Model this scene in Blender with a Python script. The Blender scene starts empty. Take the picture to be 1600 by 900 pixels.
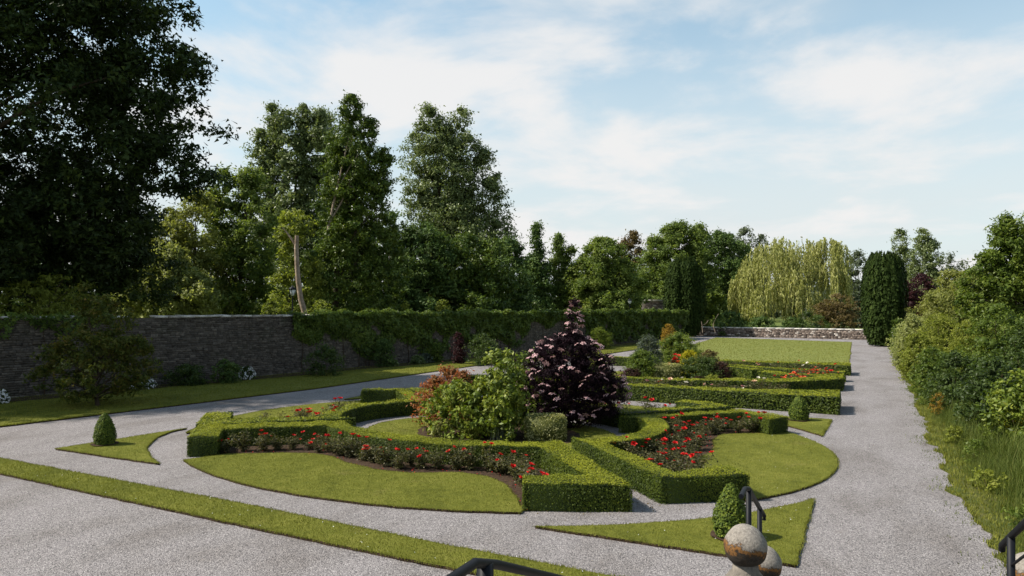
import bpy, math, random
import numpy as np
from mathutils import Vector
from mathutils.geometry import tessellate_polygon

random.seed(7)
RNG = np.random.default_rng(7)
scene = bpy.context.scene
COL = scene.collection
R = math.radians

# ------------------------------------------------------------------ camera
EYE = 4.0            # eye height over the garden
FPX, HORIZ = 1067.0, 485.0
YAW = math.atan((1343 - 800) / FPX)
cam = bpy.data.cameras.new("camera")
cam.sensor_width = 36.0
cam.lens = 24.0
cam.shift_y = 35.0 / 1600.0
cam.clip_start = 0.1
cam.clip_end = 6000
camo = bpy.data.objects.new("camera", cam)
COL.objects.link(camo)
camo.location = (0, 0, EYE)
camo.rotation_euler = (R(90), 0, YAW)
scene.camera = camo

# ------------------------------------------------------------------ world / sun / exposure
SUN_EL = R(47)
SUN_AZ = math.atan2(-0.885, -0.465)          # clockwise from +Y
SUN_DIR = Vector((math.sin(SUN_AZ) * math.cos(SUN_EL), math.cos(SUN_AZ) * math.cos(SUN_EL), math.sin(SUN_EL)))
world = bpy.data.worlds.new("World")
scene.world = world
world.use_nodes = True
wn, wl = world.node_tree.nodes, world.node_tree.links
wn.clear()


def wnode(t, **kw):
    n = wn.new(t)
    for k, v in kw.items():
        setattr(n, k, v)
    return n


def wmath(op, a, b=None, c=None):
    n = wnode('ShaderNodeMath', operation=op)
    for i, v in enumerate((a, b, c)):
        if v is None:
            continue
        if isinstance(v, (int, float)):
            n.inputs[i].default_value = v
        else:
            wl.new(v, n.inputs[i])
    return n.outputs[0]


sky = wnode('ShaderNodeTexSky', sky_type='NISHITA', sun_disc=False)
sky.sun_elevation = SUN_EL
sky.sun_rotation = SUN_AZ % (2 * math.pi)
sky.air_density = 1.0
sky.dust_density = 0.8
sky.ozone_density = 0.7
bg_sky = wnode('ShaderNodeBackground')
bg_sky.inputs['Strength'].default_value = 0.115
tint = wnode('ShaderNodeMixRGB', blend_type='MULTIPLY')
tint.inputs[0].default_value = 1.0
tint.inputs[2].default_value = (0.80, 1.05, 0.96, 1)
wl.new(sky.outputs[0], tint.inputs[1])
wl.new(tint.outputs[0], bg_sky.inputs['Color'])
tc = wnode('ShaderNodeTexCoord')
sep = wnode('ShaderNodeSeparateXYZ')
wl.new(tc.outputs['Generated'], sep.inputs[0])
zc = wmath('MAXIMUM', sep.outputs[2], 0.0)
den = wmath('ADD', zc, 0.13)
cx = wmath('DIVIDE', sep.outputs[0], den)
cy = wmath('DIVIDE', sep.outputs[1], den)
comb = wnode('ShaderNodeCombineXYZ')
wl.new(cx, comb.inputs[0])
wl.new(cy, comb.inputs[1])
CLOUD_OFFSET = (5.5, 9.1, 2.2)


def cloud_noise(scale, detail, rough, lo, hi, off, stretch=(1, 1, 1), dist=0.0):
    mp = wnode('ShaderNodeMapping')
    mp.inputs['Location'].default_value = off
    mp.inputs['Scale'].default_value = stretch
    wl.new(comb.outputs[0], mp.inputs['Vector'])
    n = wnode('ShaderNodeTexNoise')
    n.inputs['Scale'].default_value = scale
    n.inputs['Detail'].default_value = detail
    n.inputs['Roughness'].default_value = rough
    n.inputs['Distortion'].default_value = dist
    wl.new(mp.outputs[0], n.inputs['Vector'])
    mr = wnode('ShaderNodeMapRange', interpolation_type='SMOOTHSTEP')
    mr.inputs['From Min'].default_value = lo
    mr.inputs['From Max'].default_value = hi
    wl.new(n.outputs['Fac'], mr.inputs['Value'])
    return mr.outputs[0]


puff = cloud_noise(1.25, 9, 0.55, 0.44, 0.64, CLOUD_OFFSET, dist=0.2)
veil = cloud_noise(0.55, 5, 0.5, 0.30, 0.70, (7.3, 2.2, 0.9), stretch=(1.0, 0.55, 1))
# haze of thin cloud grows towards the horizon
hz = wnode('ShaderNodeMapRange', interpolation_type='SMOOTHSTEP')
hz.inputs['From Min'].default_value = 0.55
hz.inputs['From Max'].default_value = 0.06
wl.new(zc, hz.inputs['Value'])
veil_amt = wmath('MULTIPLY', veil, 0.72)
low = wmath('MULTIPLY', hz.outputs[0], 0.88)
thin = wmath('MAXIMUM', veil_amt, wmath('ADD', low, wmath('MULTIPLY', veil_amt, 0.22)))
thin = wmath('MINIMUM', thin, 0.95)
# few clouds overhead
over = wnode('ShaderNodeMapRange')
over.inputs['From Min'].default_value = 0.85
over.inputs['From Max'].default_value = 0.35
wl.new(zc, over.inputs['Value'])
puff_amt = wmath('MULTIPLY', wmath('MULTIPLY', puff, 0.9), wmath('ADD', wmath('MULTIPLY', over.outputs[0], 0.75), 0.25))
bg_veil = wnode('ShaderNodeBackground')
bg_veil.inputs['Color'].default_value = (0.79, 0.845, 0.86, 1)
bg_veil.inputs['Strength'].default_value = 0.545
bg_puff = wnode('ShaderNodeBackground')
bg_puff.inputs['Color'].default_value = (0.90, 0.885, 0.875, 1)
bg_puff.inputs['Strength'].default_value = 0.575
m1 = wnode('ShaderNodeMixShader')
wl.new(thin, m1.inputs[0])
wl.new(bg_sky.outputs[0], m1.inputs[1])
wl.new(bg_veil.outputs[0], m1.inputs[2])
m2 = wnode('ShaderNodeMixShader')
wl.new(puff_amt, m2.inputs[0])
wl.new(m1.outputs[0], m2.inputs[1])
wl.new(bg_puff.outputs[0], m2.inputs[2])
wo = wnode('ShaderNodeOutputWorld')
wl.new(m2.outputs[0], wo.inputs['Surface'])

sun = bpy.data.lights.new("sun", 'SUN')
sun.energy = 4.8
sun.angle = R(0.6)
sun.color = (1.0, 0.93, 0.82)
suno = bpy.data.objects.new("sun", sun)
COL.objects.link(suno)
suno.rotation_euler = (-SUN_DIR).to_track_quat('-Z', 'Y').to_euler()
suno.location = SUN_DIR * 80

vs = scene.view_settings
vs.view_transform = 'Standard'
vs.look = 'None'
vs.exposure = 0.8
vs.gamma = 1.0
vs.use_curve_mapping = False
scene.render.engine = 'CYCLES'
scene.cycles.use_denoising = True
scene.cycles.max_bounces = 6
scene.cycles.diffuse_bounces = 3
scene.cycles.glossy_bounces = 2
scene.cycles.transmission_bounces = 4
scene.cycles.sample_clamp_indirect = 4


# ------------------------------------------------------------------ measuring helpers (plan metres from sight lines)
CY, SY = math.cos(YAW), math.sin(YAW)


def plan(px, d):
    r = (px - 800) / FPX * d
    return r * CY - d * SY, r * SY + d * CY


def ground(px, py, z=0.0):
    return plan(px, (EYE - z) * FPX / (py - HORIZ))


def zat(py, d):
    return EYE - (py - HORIZ) / FPX * d


def depth(x, y):
    return -x * SY + y * CY


RIGHT = np.array((CY, SY, 0.0))
AWAY = np.array((-SY, CY, 0.0))


# ------------------------------------------------------------------ object helpers
def link(o, parent=None):
    COL.objects.link(o)
    if parent is not None:
        o.parent = parent
    return o


def tag(o, label=None, cat=None, group=None, kind=None):
    if label:
        o['label'] = label
    if cat:
        o['category'] = cat
    if group:
        o['group'] = group
    if kind:
        o['kind'] = kind
    return o


def empty(name, loc, label, cat, group=None, rz=0.0):
    o = bpy.data.objects.new(name, None)
    o.empty_display_size = 0.2
    COL.objects.link(o)
    o.location = loc
    o.rotation_euler = (0, 0, rz)
    return tag(o, label, cat, group)


def np_mesh(name, parts, mats):
    """parts: list of (verts (n,3), faces (m,k), var (m,) or scalar, material index)"""
    me = bpy.data.meshes.new(name)
    V, L, S, T, A, M = [], [], [], [], [], []
    off = 0
    for v, f, var, mi in parts:
        v = np.asarray(v, float)
        f = np.asarray(f, int)
        if len(f) == 0:
            continue
        V.append(v)
        L.append((f + off).ravel())
        T.append(np.full(len(f), f.shape[1]))
        A.append(np.broadcast_to(np.asarray(var, float), (len(f),)))
        M.append(np.full(len(f), mi))
        off += len(v)
    V = np.concatenate(V)
    L = np.concatenate(L)
    T = np.concatenate(T)
    A = np.concatenate(A)
    M = np.concatenate(M)
    S = np.concatenate(([0], np.cumsum(T)[:-1]))
    me.vertices.add(len(V))
    me.vertices.foreach_set('co', V.astype(np.float32).ravel())
    me.loops.add(len(L))
    me.loops.foreach_set('vertex_index', L.astype(np.int32))
    me.polygons.add(len(T))
    me.polygons.foreach_set('loop_start', S.astype(np.int32))
    me.polygons.foreach_set('material_index', M.astype(np.int32))
    at = me.attributes.new('var', 'FLOAT', 'FACE')
    at.data.foreach_set('value', A.astype(np.float32))
    for m in mats:
        me.materials.append(m)
    me.update(calc_edges=True)
    me.validate()
    return me


def obj(name, me, parent=None, loc=None, smooth=False):
    o = bpy.data.objects.new(name, me)
    link(o, parent)
    if loc is not None:
        o.location = loc
    if smooth:
        me.polygons.foreach_set('use_smooth', np.ones(len(me.polygons), bool))
    return o


def unit(v):
    return v / np.maximum(np.linalg.norm(v, axis=-1, keepdims=True), 1e-9)


def leaves(P, N, L, W, rng, droop=0.0, axis=None, fold=0.0, tri=False):
    """rhombic leaf faces at P with normals about N"""
    n = len(P)
    N = unit(N)
    if axis is None:
        a = rng.normal(size=(n, 3))
        a[:, 2] -= droop
    else:
        a = axis
    t = unit(a - N * np.sum(a * N, axis=1, keepdims=True))
    s = np.cross(N, t)
    L = (np.asarray(L) * rng.uniform(0.7, 1.3, n))[:, None]
    W = (np.asarray(W) * rng.uniform(0.7, 1.3, n))[:, None]
    if tri:                     # small or far leaves: one pointed face each
        v = np.empty((n, 3, 3))
        v[:, 0] = P - t * L * 0.4 - s * W * 0.5
        v[:, 1] = P - t * L * 0.4 + s * W * 0.5
        v[:, 2] = P + t * L * 0.6
        return v.reshape(-1, 3), np.arange(n * 3).reshape(n, 3)
    v = np.empty((n, 4, 3))
    v[:, 0] = P - t * L * 0.5
    v[:, 1] = P + s * W * 0.5 - t * L * 0.05 + N * fold * W
    v[:, 2] = P + t * L * 0.5
    v[:, 3] = P - s * W * 0.5 - t * L * 0.05 + N * fold * W
    f = np.arange(n * 4).reshape(n, 4)
    return v.reshape(-1, 3), f


def tube(pts, rad, sides=6, cap=True):
    pts = np.asarray(pts, float)
    n = len(pts)
    d = np.gradient(pts, axis=0)
    d = unit(d)
    ref = np.where(np.abs(d[:, 2:3]) > 0.95, np.array([[1.0, 0, 0]]), np.array([[0, 0, 1.0]]))
    s = unit(np.cross(d, ref))
    t = np.cross(s, d)
    a = np.linspace(0, 2 * np.pi, sides, endpoint=False)
    r = np.broadcast_to(np.asarray(rad, float), (n,))
    v = pts[:, None, :] + r[:, None, None] * (np.cos(a)[None, :, None] * s[:, None, :] + np.sin(a)[None, :, None] * t[:, None, :])
    v = v.reshape(-1, 3)
    i = np.arange(n - 1)[:, None] * sides
    j = np.arange(sides)[None, :]
    k = (j + 1) % sides
    f = np.stack([i + j, i + k, i + sides + k, i + sides + j], -1).reshape(-1, 4)
    if cap:
        v = np.concatenate([v, pts[:1], pts[-1:]])
        c0, c1 = n * sides, n * sides + 1
        jj = np.arange(sides)
        kk = (jj + 1) % sides
        q0 = np.stack([np.full(sides, c0), kk, jj, np.full(sides, c0)], -1)[:, :3]
        q1 = np.stack([np.full(sides, c1), (n - 1) * sides + jj, (n - 1) * sides + kk], -1)
        return v, f, np.concatenate([q0, q1])
    return v, f, np.zeros((0, 3), int)


def add_tube(parts, pts, rad, sides=6, var=0.5, mi=0):
    v, q, t = tube(pts, rad, sides)
    parts.append((v, q, var, mi))
    if len(t):
        parts.append((v, t, var, mi))


def box_part(parts, c, s, var=0.5, mi=0, rz=0.0, jitter=0.0, rng=RNG, taper=1.0):
    c = np.asarray(c, float)
    hx, hy, hz_ = s[0] / 2, s[1] / 2, s[2] / 2
    v = np.array([[-hx, -hy, -hz_], [hx, -hy, -hz_], [hx, hy, -hz_], [-hx, hy, -hz_],
                  [-hx * taper, -hy * taper, hz_], [hx * taper, -hy * taper, hz_], [hx * taper, hy * taper, hz_], [-hx * taper, hy * taper, hz_]])
    if jitter:
        v = v + rng.normal(size=v.shape) * jitter
    if rz:
        ca, sa = math.cos(rz), math.sin(rz)
        v = np.stack([v[:, 0] * ca - v[:, 1] * sa, v[:, 0] * sa + v[:, 1] * ca, v[:, 2]], -1)
    f = np.array([[0, 3, 2, 1], [4, 5, 6, 7], [0, 1, 5, 4], [1, 2, 6, 5], [2, 3, 7, 6], [3, 0, 4, 7]])
    parts.append((v + c, f, var, mi))


def lathe(parts, prof, sides=16, c=(0, 0, 0), var=0.5, mi=0):
    prof = np.asarray(prof, float)
    n = len(prof)
    a = np.linspace(0, 2 * np.pi, sides, endpoint=False)
    v = np.stack([prof[:, None, 0] * np.cos(a), prof[:, None, 0] * np.sin(a), np.broadcast_to(prof[:, None, 1], (n, sides))], -1).reshape(-1, 3) + np.asarray(c)
    i = np.arange(n - 1)[:, None] * sides
    j = np.arange(sides)[None, :]
    k = (j + 1) % sides
    f = np.stack([i + j, i + k, i + sides + k, i + sides + j], -1).reshape(-1, 4)
    parts.append((v, f, var, mi))


def inside(P, poly):
    x, y = P[:, 0], P[:, 1]
    r = np.zeros(len(P), bool)
    n = len(poly)
    j = n - 1
    for i in range(n):
        xi, yi = poly[i]
        xj, yj = poly[j]
        c = ((yi > y) != (yj > y)) & (x < (xj - xi) * (y - yi) / (yj - yi + 1e-12) + xi)
        r ^= c
        j = i
    return r


def area(poly):
    p = np.asarray(poly)
    return 0.5 * np.sum(p[:, 0] * np.roll(p[:, 1], -1) - np.roll(p[:, 0], -1) * p[:, 1])


def ccw(poly):
    poly = [tuple(p) for p in poly]
    return poly if area(poly) > 0 else poly[::-1]


def sample_poly(poly, n, rng):
    p = np.asarray(poly)
    lo, hi = p.min(0), p.max(0)
    out = []
    got = 0
    while got < n:
        q = rng.uniform(lo, hi, size=(max(2000, n * 2), 2))
        q = q[inside(q, poly)]
        out.append(q)
        got += len(q)
    return np.concatenate(out)[:n]


def densify(poly, step, wob=0.0, rng=RNG):
    out = []
    n = len(poly)
    for i in range(n):
        a, b = np.array(poly[i]), np.array(poly[(i + 1) % n])
        l = np.linalg.norm(b - a)
        k = max(1, int(l / step))
        for t in range(k):
            p = a + (b - a) * t / k
            if wob:
                p = p + rng.normal(size=2) * wob
            out.append(tuple(p))
    return out


def tri_poly(poly):
    return np.array([list(t) for t in tessellate_polygon([[Vector((p[0], p[1], 0)) for p in poly]])])


def sheet(parts, poly, z, skirt=0.0, var=0.5, mi=0, zfun=None, smi=None):
    poly = ccw(poly)
    p = np.asarray(poly)
    zz = np.full(len(p), z) if zfun is None else zfun(p)
    v = np.column_stack([p, zz])
    f = tri_poly(poly)
    a, b, c = v[f[:, 0]], v[f[:, 1]], v[f[:, 2]]
    nz = np.cross(b - a, c - a)[:, 2]
    f[nz < 0] = f[nz < 0][:, ::-1]
    parts.append((v, f, var, mi))
    if skirt:
        n = len(p)
        vb = np.column_stack([p, zz - skirt])
        vv = np.concatenate([v, vb])
        i = np.arange(n)
        j = (i + 1) % n
        parts.append((vv, np.stack([i, i + n, j + n, j], -1), var, mi if smi is None else smi))


# ------------------------------------------------------------------ materials
def mat(name):
    m = bpy.data.materials.new(name)
    m.use_nodes = True
    nt = m.node_tree
    nt.nodes.clear()
    return m, nt.nodes, nt.links


def nd(ns, t, ins=None, **kw):
    n = ns.new(t)
    for k, v in kw.items():
        setattr(n, k, v)
    for k, v in (ins or {}).items():
        n.inputs[k].default_value = v
    return n


def ramp(ns, stops):
    n = ns.new('ShaderNodeValToRGB')
    e = n.color_ramp.elements
    while len(e) < len(stops):
        e.new(0.5)
    for i, (p, c) in enumerate(stops):
        e[i].position = p
        e[i].color = (*c, 1)
    return n


def leaf_mat(name, dark, mid, light, trans=0.40, rough=0.6, spec=0.14, tcol=None):
    m, ns, ln = mat(name)
    at = nd(ns, 'ShaderNodeAttribute', attribute_name='var')
    rp = ramp(ns, [(0.0, dark), (0.5, mid), (1.0, light)])
    ln.new(at.outputs['Fac'], rp.inputs[0])
    p = nd(ns, 'ShaderNodeBsdfPrincipled', {'Roughness': rough, 'Specular IOR Level': spec})
    ln.new(rp.outputs[0], p.inputs['Base Color'])
    o = ns.new('ShaderNodeOutputMaterial')
    if trans > 0:
        tr = ns.new('ShaderNodeBsdfTranslucent')
        mul = nd(ns, 'ShaderNodeMixRGB', blend_type='MULTIPLY')
        mul.inputs[0].default_value = 1
        ln.new(rp.outputs[0], mul.inputs[1])
        mul.inputs[2].default_value = (*(tcol or (1.35, 1.4, 0.6)), 1)
        ln.new(mul.outputs[0], tr.inputs['Color'])
        mx = nd(ns, 'ShaderNodeMixShader', {0: trans})
        ln.new(p.outputs[0], mx.inputs[1])
        ln.new(tr.outputs[0], mx.inputs[2])
        ln.new(mx.outputs[0], o.inputs[0])
    else:
        ln.new(p.outputs[0], o.inputs[0])
    return m


def plain_mat(name, col, rough=0.6, spec=0.4, metal=0.0, noise=None, bump=0.0, bscale=20.0, col2=None):
    m, ns, ln = mat(name)
    p = nd(ns, 'ShaderNodeBsdfPrincipled', {'Roughness': rough, 'Specular IOR Level': spec, 'Metallic': metal, 'Base Color': (*col, 1)})
    o = ns.new('ShaderNodeOutputMaterial')
    ln.new(p.outputs[0], o.inputs[0])
    if noise:
        tcn = ns.new('ShaderNodeTexCoord')
        nz = nd(ns, 'ShaderNodeTexNoise', {'Scale': noise, 'Detail': 6, 'Roughness': 0.65})
        ln.new(tcn.outputs['Object'], nz.inputs['Vector'])
        rp = ramp(ns, [(0.3, col), (0.7, col2 or tuple(c * 1.6 for c in col))])
        ln.new(nz.outputs['Fac'], rp.inputs[0])
        ln.new(rp.outputs[0], p.inputs['Base Color'])
    if bump:
        tcn = ns.new('ShaderNodeTexCoord')
        nz = nd(ns, 'ShaderNodeTexNoise', {'Scale': bscale, 'Detail': 5})
        ln.new(tcn.outputs['Object'], nz.inputs['Vector'])
        b = nd(ns, 'ShaderNodeBump', {'Strength': 0.8, 'Distance': bump})
        ln.new(nz.outputs['Fac'], b.inputs['Height'])
        ln.new(b.outputs[0], p.inputs['Normal'])
    return m


def gravel_mat():
    m, ns, ln = mat('gravel')
    g = ns.new('ShaderNodeTexCoord')
    v = nd(ns, 'ShaderNodeTexVoronoi', {'Scale': 60.0, 'Randomness': 1.0})
    ln.new(g.outputs['Object'], v.inputs['Vector'])
    sepc = ns.new('ShaderNodeSeparateColor')
    ln.new(v.outputs['Color'], sepc.inputs[0])
    rp = ramp(ns, [(0.0, (0.045, 0.042, 0.044)), (0.2, (0.130, 0.120, 0.121)), (0.5, (0.200, 0.186, 0.187)), (0.85, (0.268, 0.249, 0.246)), (1.0, (0.38, 0.357, 0.35))])
    ln.new(sepc.outputs[0], rp.inputs[0])
    n1 = nd(ns, 'ShaderNodeTexNoise', {'Scale': 0.6, 'Detail': 5, 'Roughness': 0.6})
    mpg = nd(ns, 'ShaderNodeMapping', {'Scale': (1.0, 0.45, 1.0)})
    ln.new(g.outputs['Object'], mpg.inputs[0])
    ln.new(mpg.outputs[0], n1.inputs['Vector'])
    r2 = ramp(ns, [(0.30, (0.66, 0.63, 0.60)), (0.5, (0.96, 0.95, 0.95)), (0.72, (1.10, 1.09, 1.11))])
    ln.new(n1.outputs['Fac'], r2.inputs[0])
    mx = nd(ns, 'ShaderNodeMixRGB', {0: 1.0}, blend_type='MULTIPLY')
    ln.new(rp.outputs[0], mx.inputs[1])
    ln.new(r2.outputs[0], mx.inputs[2])
    n2 = nd(ns, 'ShaderNodeTexNoise', {'Scale': 2.3, 'Detail': 6, 'Roughness': 0.7})
    ln.new(g.outputs['Object'], n2.inputs['Vector'])
    r3 = ramp(ns, [(0.60, (0, 0, 0)), (0.78, (1, 1, 1))])
    ln.new(n2.outputs['Fac'], r3.inputs[0])
    mx2 = nd(ns, 'ShaderNodeMixRGB', blend_type='MIX')
    fm = nd(ns, 'ShaderNodeMath', {1: 0.35}, operation='MULTIPLY')
    ln.new(r3.outputs[0], fm.inputs[0])
    ln.new(fm.outputs[0], mx2.inputs[0])
    ln.new(mx.outputs[0], mx2.inputs[1])
    mx2.inputs[2].default_value = (0.17, 0.135, 0.11, 1)
    p = nd(ns, 'ShaderNodeBsdfPrincipled', {'Roughness': 0.85, 'Specular IOR Level': 0.25})
    ln.new(mx2.outputs[0], p.inputs['Base Color'])
    b = nd(ns, 'ShaderNodeBump', {'Strength': 1.0, 'Distance': 0.015})
    b.invert = True
    ln.new(v.outputs['Distance'], b.inputs['Height'])
    ln.new(b.outputs[0], p.inputs['Normal'])
    o = ns.new('ShaderNodeOutputMaterial')
    ln.new(p.outputs[0], o.inputs[0])
    return m


def turf_mat(name, a, b, c, dry=(0.16, 0.13, 0.05), dry_amt=0.5, stripes=None):
    m, ns, ln = mat(name)
    g = ns.new('ShaderNodeTexCoord')
    n1 = nd(ns, 'ShaderNodeTexNoise', {'Scale': 0.7, 'Detail': 6, 'Roughness': 0.62})
    ln.new(g.outputs['Object'], n1.inputs['Vector'])
    n0 = nd(ns, 'ShaderNodeTexNoise', {'Scale': 4.5, 'Detail': 5, 'Roughness': 0.6})
    ln.new(g.outputs['Object'], n0.inputs['Vector'])
    mxn = nd(ns, 'ShaderNodeMath', operation='ADD')
    mlt = nd(ns, 'ShaderNodeMath', {1: 0.45}, operation='MULTIPLY')
    ln.new(n0.outputs['Fac'], mlt.inputs[0])
    ml2 = nd(ns, 'ShaderNodeMath', {1: 0.55}, operation='MULTIPLY')
    ln.new(n1.outputs['Fac'], ml2.inputs[0])
    ln.new(mlt.outputs[0], mxn.inputs[0])
    ln.new(ml2.outputs[0], mxn.inputs[1])
    r1 = ramp(ns, [(0.36, a), (0.5, b), (0.66, c)])
    ln.new(mxn.outputs[0], r1.inputs[0])
    n2 = nd(ns, 'ShaderNodeTexNoise', {'Scale': 45.0, 'Detail': 4, 'Roughness': 0.7})
    ln.new(g.outputs['Object'], n2.inputs['Vector'])
    r2 = ramp(ns, [(0.3, (0.45, 0.45, 0.45)), (0.7, (1.35, 1.35, 1.35))])
    ln.new(n2.outputs['Fac'], r2.inputs[0])
    mx = nd(ns, 'ShaderNodeMixRGB', {0: 1.0}, blend_type='MULTIPLY')
    ln.new(r1.outputs[0], mx.inputs[1])
    ln.new(r2.outputs[0], mx.inputs[2])
    n3 = nd(ns, 'ShaderNodeTexNoise', {'Scale': 0.9, 'Detail': 5, 'Roughness': 0.65})
    mp = nd(ns, 'ShaderNodeMapping', {'Location': (13, 4, 2)})
    ln.new(g.outputs['Object'], mp.inputs[0])
    ln.new(mp.outputs[0], n3.inputs['Vector'])
    r3 = ramp(ns, [(0.60, (0, 0, 0)), (0.80, (dry_amt,) * 3)])
    ln.new(n3.outputs['Fac'], r3.inputs[0])
    mx2 = nd(ns, 'ShaderNodeMixRGB')
    ln.new(r3.outputs[0], mx2.inputs[0])
    ln.new(mx.outputs[0], mx2.inputs[1])
    mx2.inputs[2].default_value = (*dry, 1)
    p = nd(ns, 'ShaderNodeBsdfPrincipled', {'Roughness': 0.9, 'Specular IOR Level': 0.1})
    ln.new(mx2.outputs[0], p.inputs['Base Color'])
    b_ = nd(ns, 'ShaderNodeBump', {'Strength': 0.9, 'Distance': 0.03})
    ln.new(n2.outputs['Fac'], b_.inputs['Height'])
    ln.new(b_.outputs[0], p.inputs['Normal'])
    o = ns.new('ShaderNodeOutputMaterial')
    ln.new(p.outputs[0], o.inputs[0])
    return m


def stone_mat(name, stops, scale=7.0, bump=0.012, moss=None):
    """each stone takes its own colour from var; fine grain on top"""
    m, ns, ln = mat(name)
    at = nd(ns, 'ShaderNodeAttribute', attribute_name='var')
    rp = ramp(ns, stops)
    ln.new(at.outputs['Fac'], rp.inputs[0])
    g = ns.new('ShaderNodeTexCoord')
    n1 = nd(ns, 'ShaderNodeTexNoise', {'Scale': scale, 'Detail': 7, 'Roughness': 0.7})
    ln.new(g.outputs['Object'], n1.inputs['Vector'])
    r2 = ramp(ns, [(0.3, (0.6, 0.6, 0.6)), (0.7, (1.35, 1.33, 1.3))])
    ln.new(n1.outputs['Fac'], r2.inputs[0])
    mx = nd(ns, 'ShaderNodeMixRGB', {0: 1.0}, blend_type='MULTIPLY')
    ln.new(rp.outputs[0], mx.inputs[1])
    ln.new(r2.outputs[0], mx.inputs[2])
    last = mx
    if moss:
        n3 = nd(ns, 'ShaderNodeTexNoise', {'Scale': 0.8, 'Detail': 6, 'Roughness': 0.7})
        ln.new(g.outputs['Object'], n3.inputs['Vector'])
        r3 = ramp(ns, [(0.55, (0, 0, 0)), (0.75, (0.7, 0.7, 0.7))])
        ln.new(n3.outputs['Fac'], r3.inputs[0])
        mx2 = nd(ns, 'ShaderNodeMixRGB')
        ln.new(r3.outputs[0], mx2.inputs[0])
        ln.new(mx.outputs[0], mx2.inputs[1])
        mx2.inputs[2].default_value = (*moss, 1)
        last = mx2
    p = nd(ns, 'ShaderNodeBsdfPrincipled', {'Roughness': 0.9, 'Specular IOR Level': 0.2})
    ln.new(last.outputs[0], p.inputs['Base Color'])
    b = nd(ns, 'ShaderNodeBump', {'Strength': 0.9, 'Distance': bump})
    ln.new(n1.outputs['Fac'], b.inputs['Height'])
    ln.new(b.outputs[0], p.inputs['Normal'])
    o = ns.new('ShaderNodeOutputMaterial')
    ln.new(p.outputs[0], o.inputs[0])
    return m


M = {}
M['gravel'] = gravel_mat()
M['turf'] = turf_mat('turf', (0.082, 0.092, 0.013), (0.127, 0.135, 0.020), (0.170, 0.170, 0.032))
M['turf_far'] = turf_mat('turf_far', (0.125, 0.150, 0.034), (0.155, 0.172, 0.044), (0.185, 0.192, 0.056), dry_amt=0.15)
M['meadow'] = turf_mat('meadow', (0.07, 0.10, 0.02), (0.10, 0.13, 0.03), (0.14, 0.16, 0.045), dry_amt=0.4)
M['verge'] = turf_mat('verge', (0.06, 0.08, 0.015), (0.09, 0.10, 0.025), (0.13, 0.115, 0.04), dry=(0.19, 0.14, 0.09), dry_amt=0.9)
M['blade'] = leaf_mat('grass_blade', (0.080, 0.092, 0.012), (0.140, 0.149, 0.021), (0.215, 0.210, 0.042), trans=0.2, rough=0.6, spec=0.15)
M['soil'] = plain_mat('soil', (0.022, 0.014, 0.009), 0.95, 0.1, noise=9.0, col2=(0.065, 0.042, 0.028), bump=0.04, bscale=14)
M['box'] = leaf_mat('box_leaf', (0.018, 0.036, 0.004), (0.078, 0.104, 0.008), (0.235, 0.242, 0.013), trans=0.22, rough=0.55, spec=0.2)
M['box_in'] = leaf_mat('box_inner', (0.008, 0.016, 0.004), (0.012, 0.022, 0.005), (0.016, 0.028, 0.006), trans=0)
M['topiary'] = leaf_mat('topiary_leaf', (0.024, 0.045, 0.007), (0.068, 0.100, 0.013), (0.155, 0.185, 0.022), trans=0.2)
M['bark'] = plain_mat('bark', (0.035, 0.026, 0.018), 0.95, 0.1, noise=4.0, col2=(0.085, 0.065, 0.048), bump=0.05, bscale=8)
M['pale_bark'] = plain_mat('pale_bark', (0.16, 0.115, 0.082), 0.9, 0.15, noise=2.5, col2=(0.34, 0.27, 0.21), bump=0.05, bscale=6)
M['stem'] = plain_mat('stem', (0.045, 0.03, 0.018), 0.9, 0.15)
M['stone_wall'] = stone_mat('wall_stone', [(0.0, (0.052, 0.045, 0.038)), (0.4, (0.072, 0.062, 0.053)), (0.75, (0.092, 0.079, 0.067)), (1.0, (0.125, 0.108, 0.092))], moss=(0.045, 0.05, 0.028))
M['mortar'] = plain_mat('mortar', (0.035, 0.03, 0.026), 0.95, 0.1, noise=3, col2=(0.07, 0.06, 0.052), bump=0.02)
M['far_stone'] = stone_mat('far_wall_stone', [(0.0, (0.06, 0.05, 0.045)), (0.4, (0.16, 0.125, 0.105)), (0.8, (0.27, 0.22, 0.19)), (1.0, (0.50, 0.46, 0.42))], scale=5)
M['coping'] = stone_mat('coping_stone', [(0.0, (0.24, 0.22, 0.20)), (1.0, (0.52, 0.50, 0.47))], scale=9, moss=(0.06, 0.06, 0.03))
M['coping_pale'] = stone_mat('pale_coping', [(0.0, (0.45, 0.43, 0.40)), (1.0, (0.66, 0.64, 0.60))], scale=9)
M['step'] = stone_mat('step_stone', [(0.0, (0.22, 0.20, 0.18)), (1.0, (0.36, 0.33, 0.30))], scale=5)
M['iron'] = plain_mat('black_iron', (0.007, 0.008, 0.011), 0.5, 0.12)
M['glass'] = plain_mat('lamp_glass', (0.55, 0.58, 0.56), 0.2, 0.5)


def leaf(key, dark, mid, light, **kw):
    M[key] = leaf_mat(key, dark, mid, light, **kw)


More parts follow.
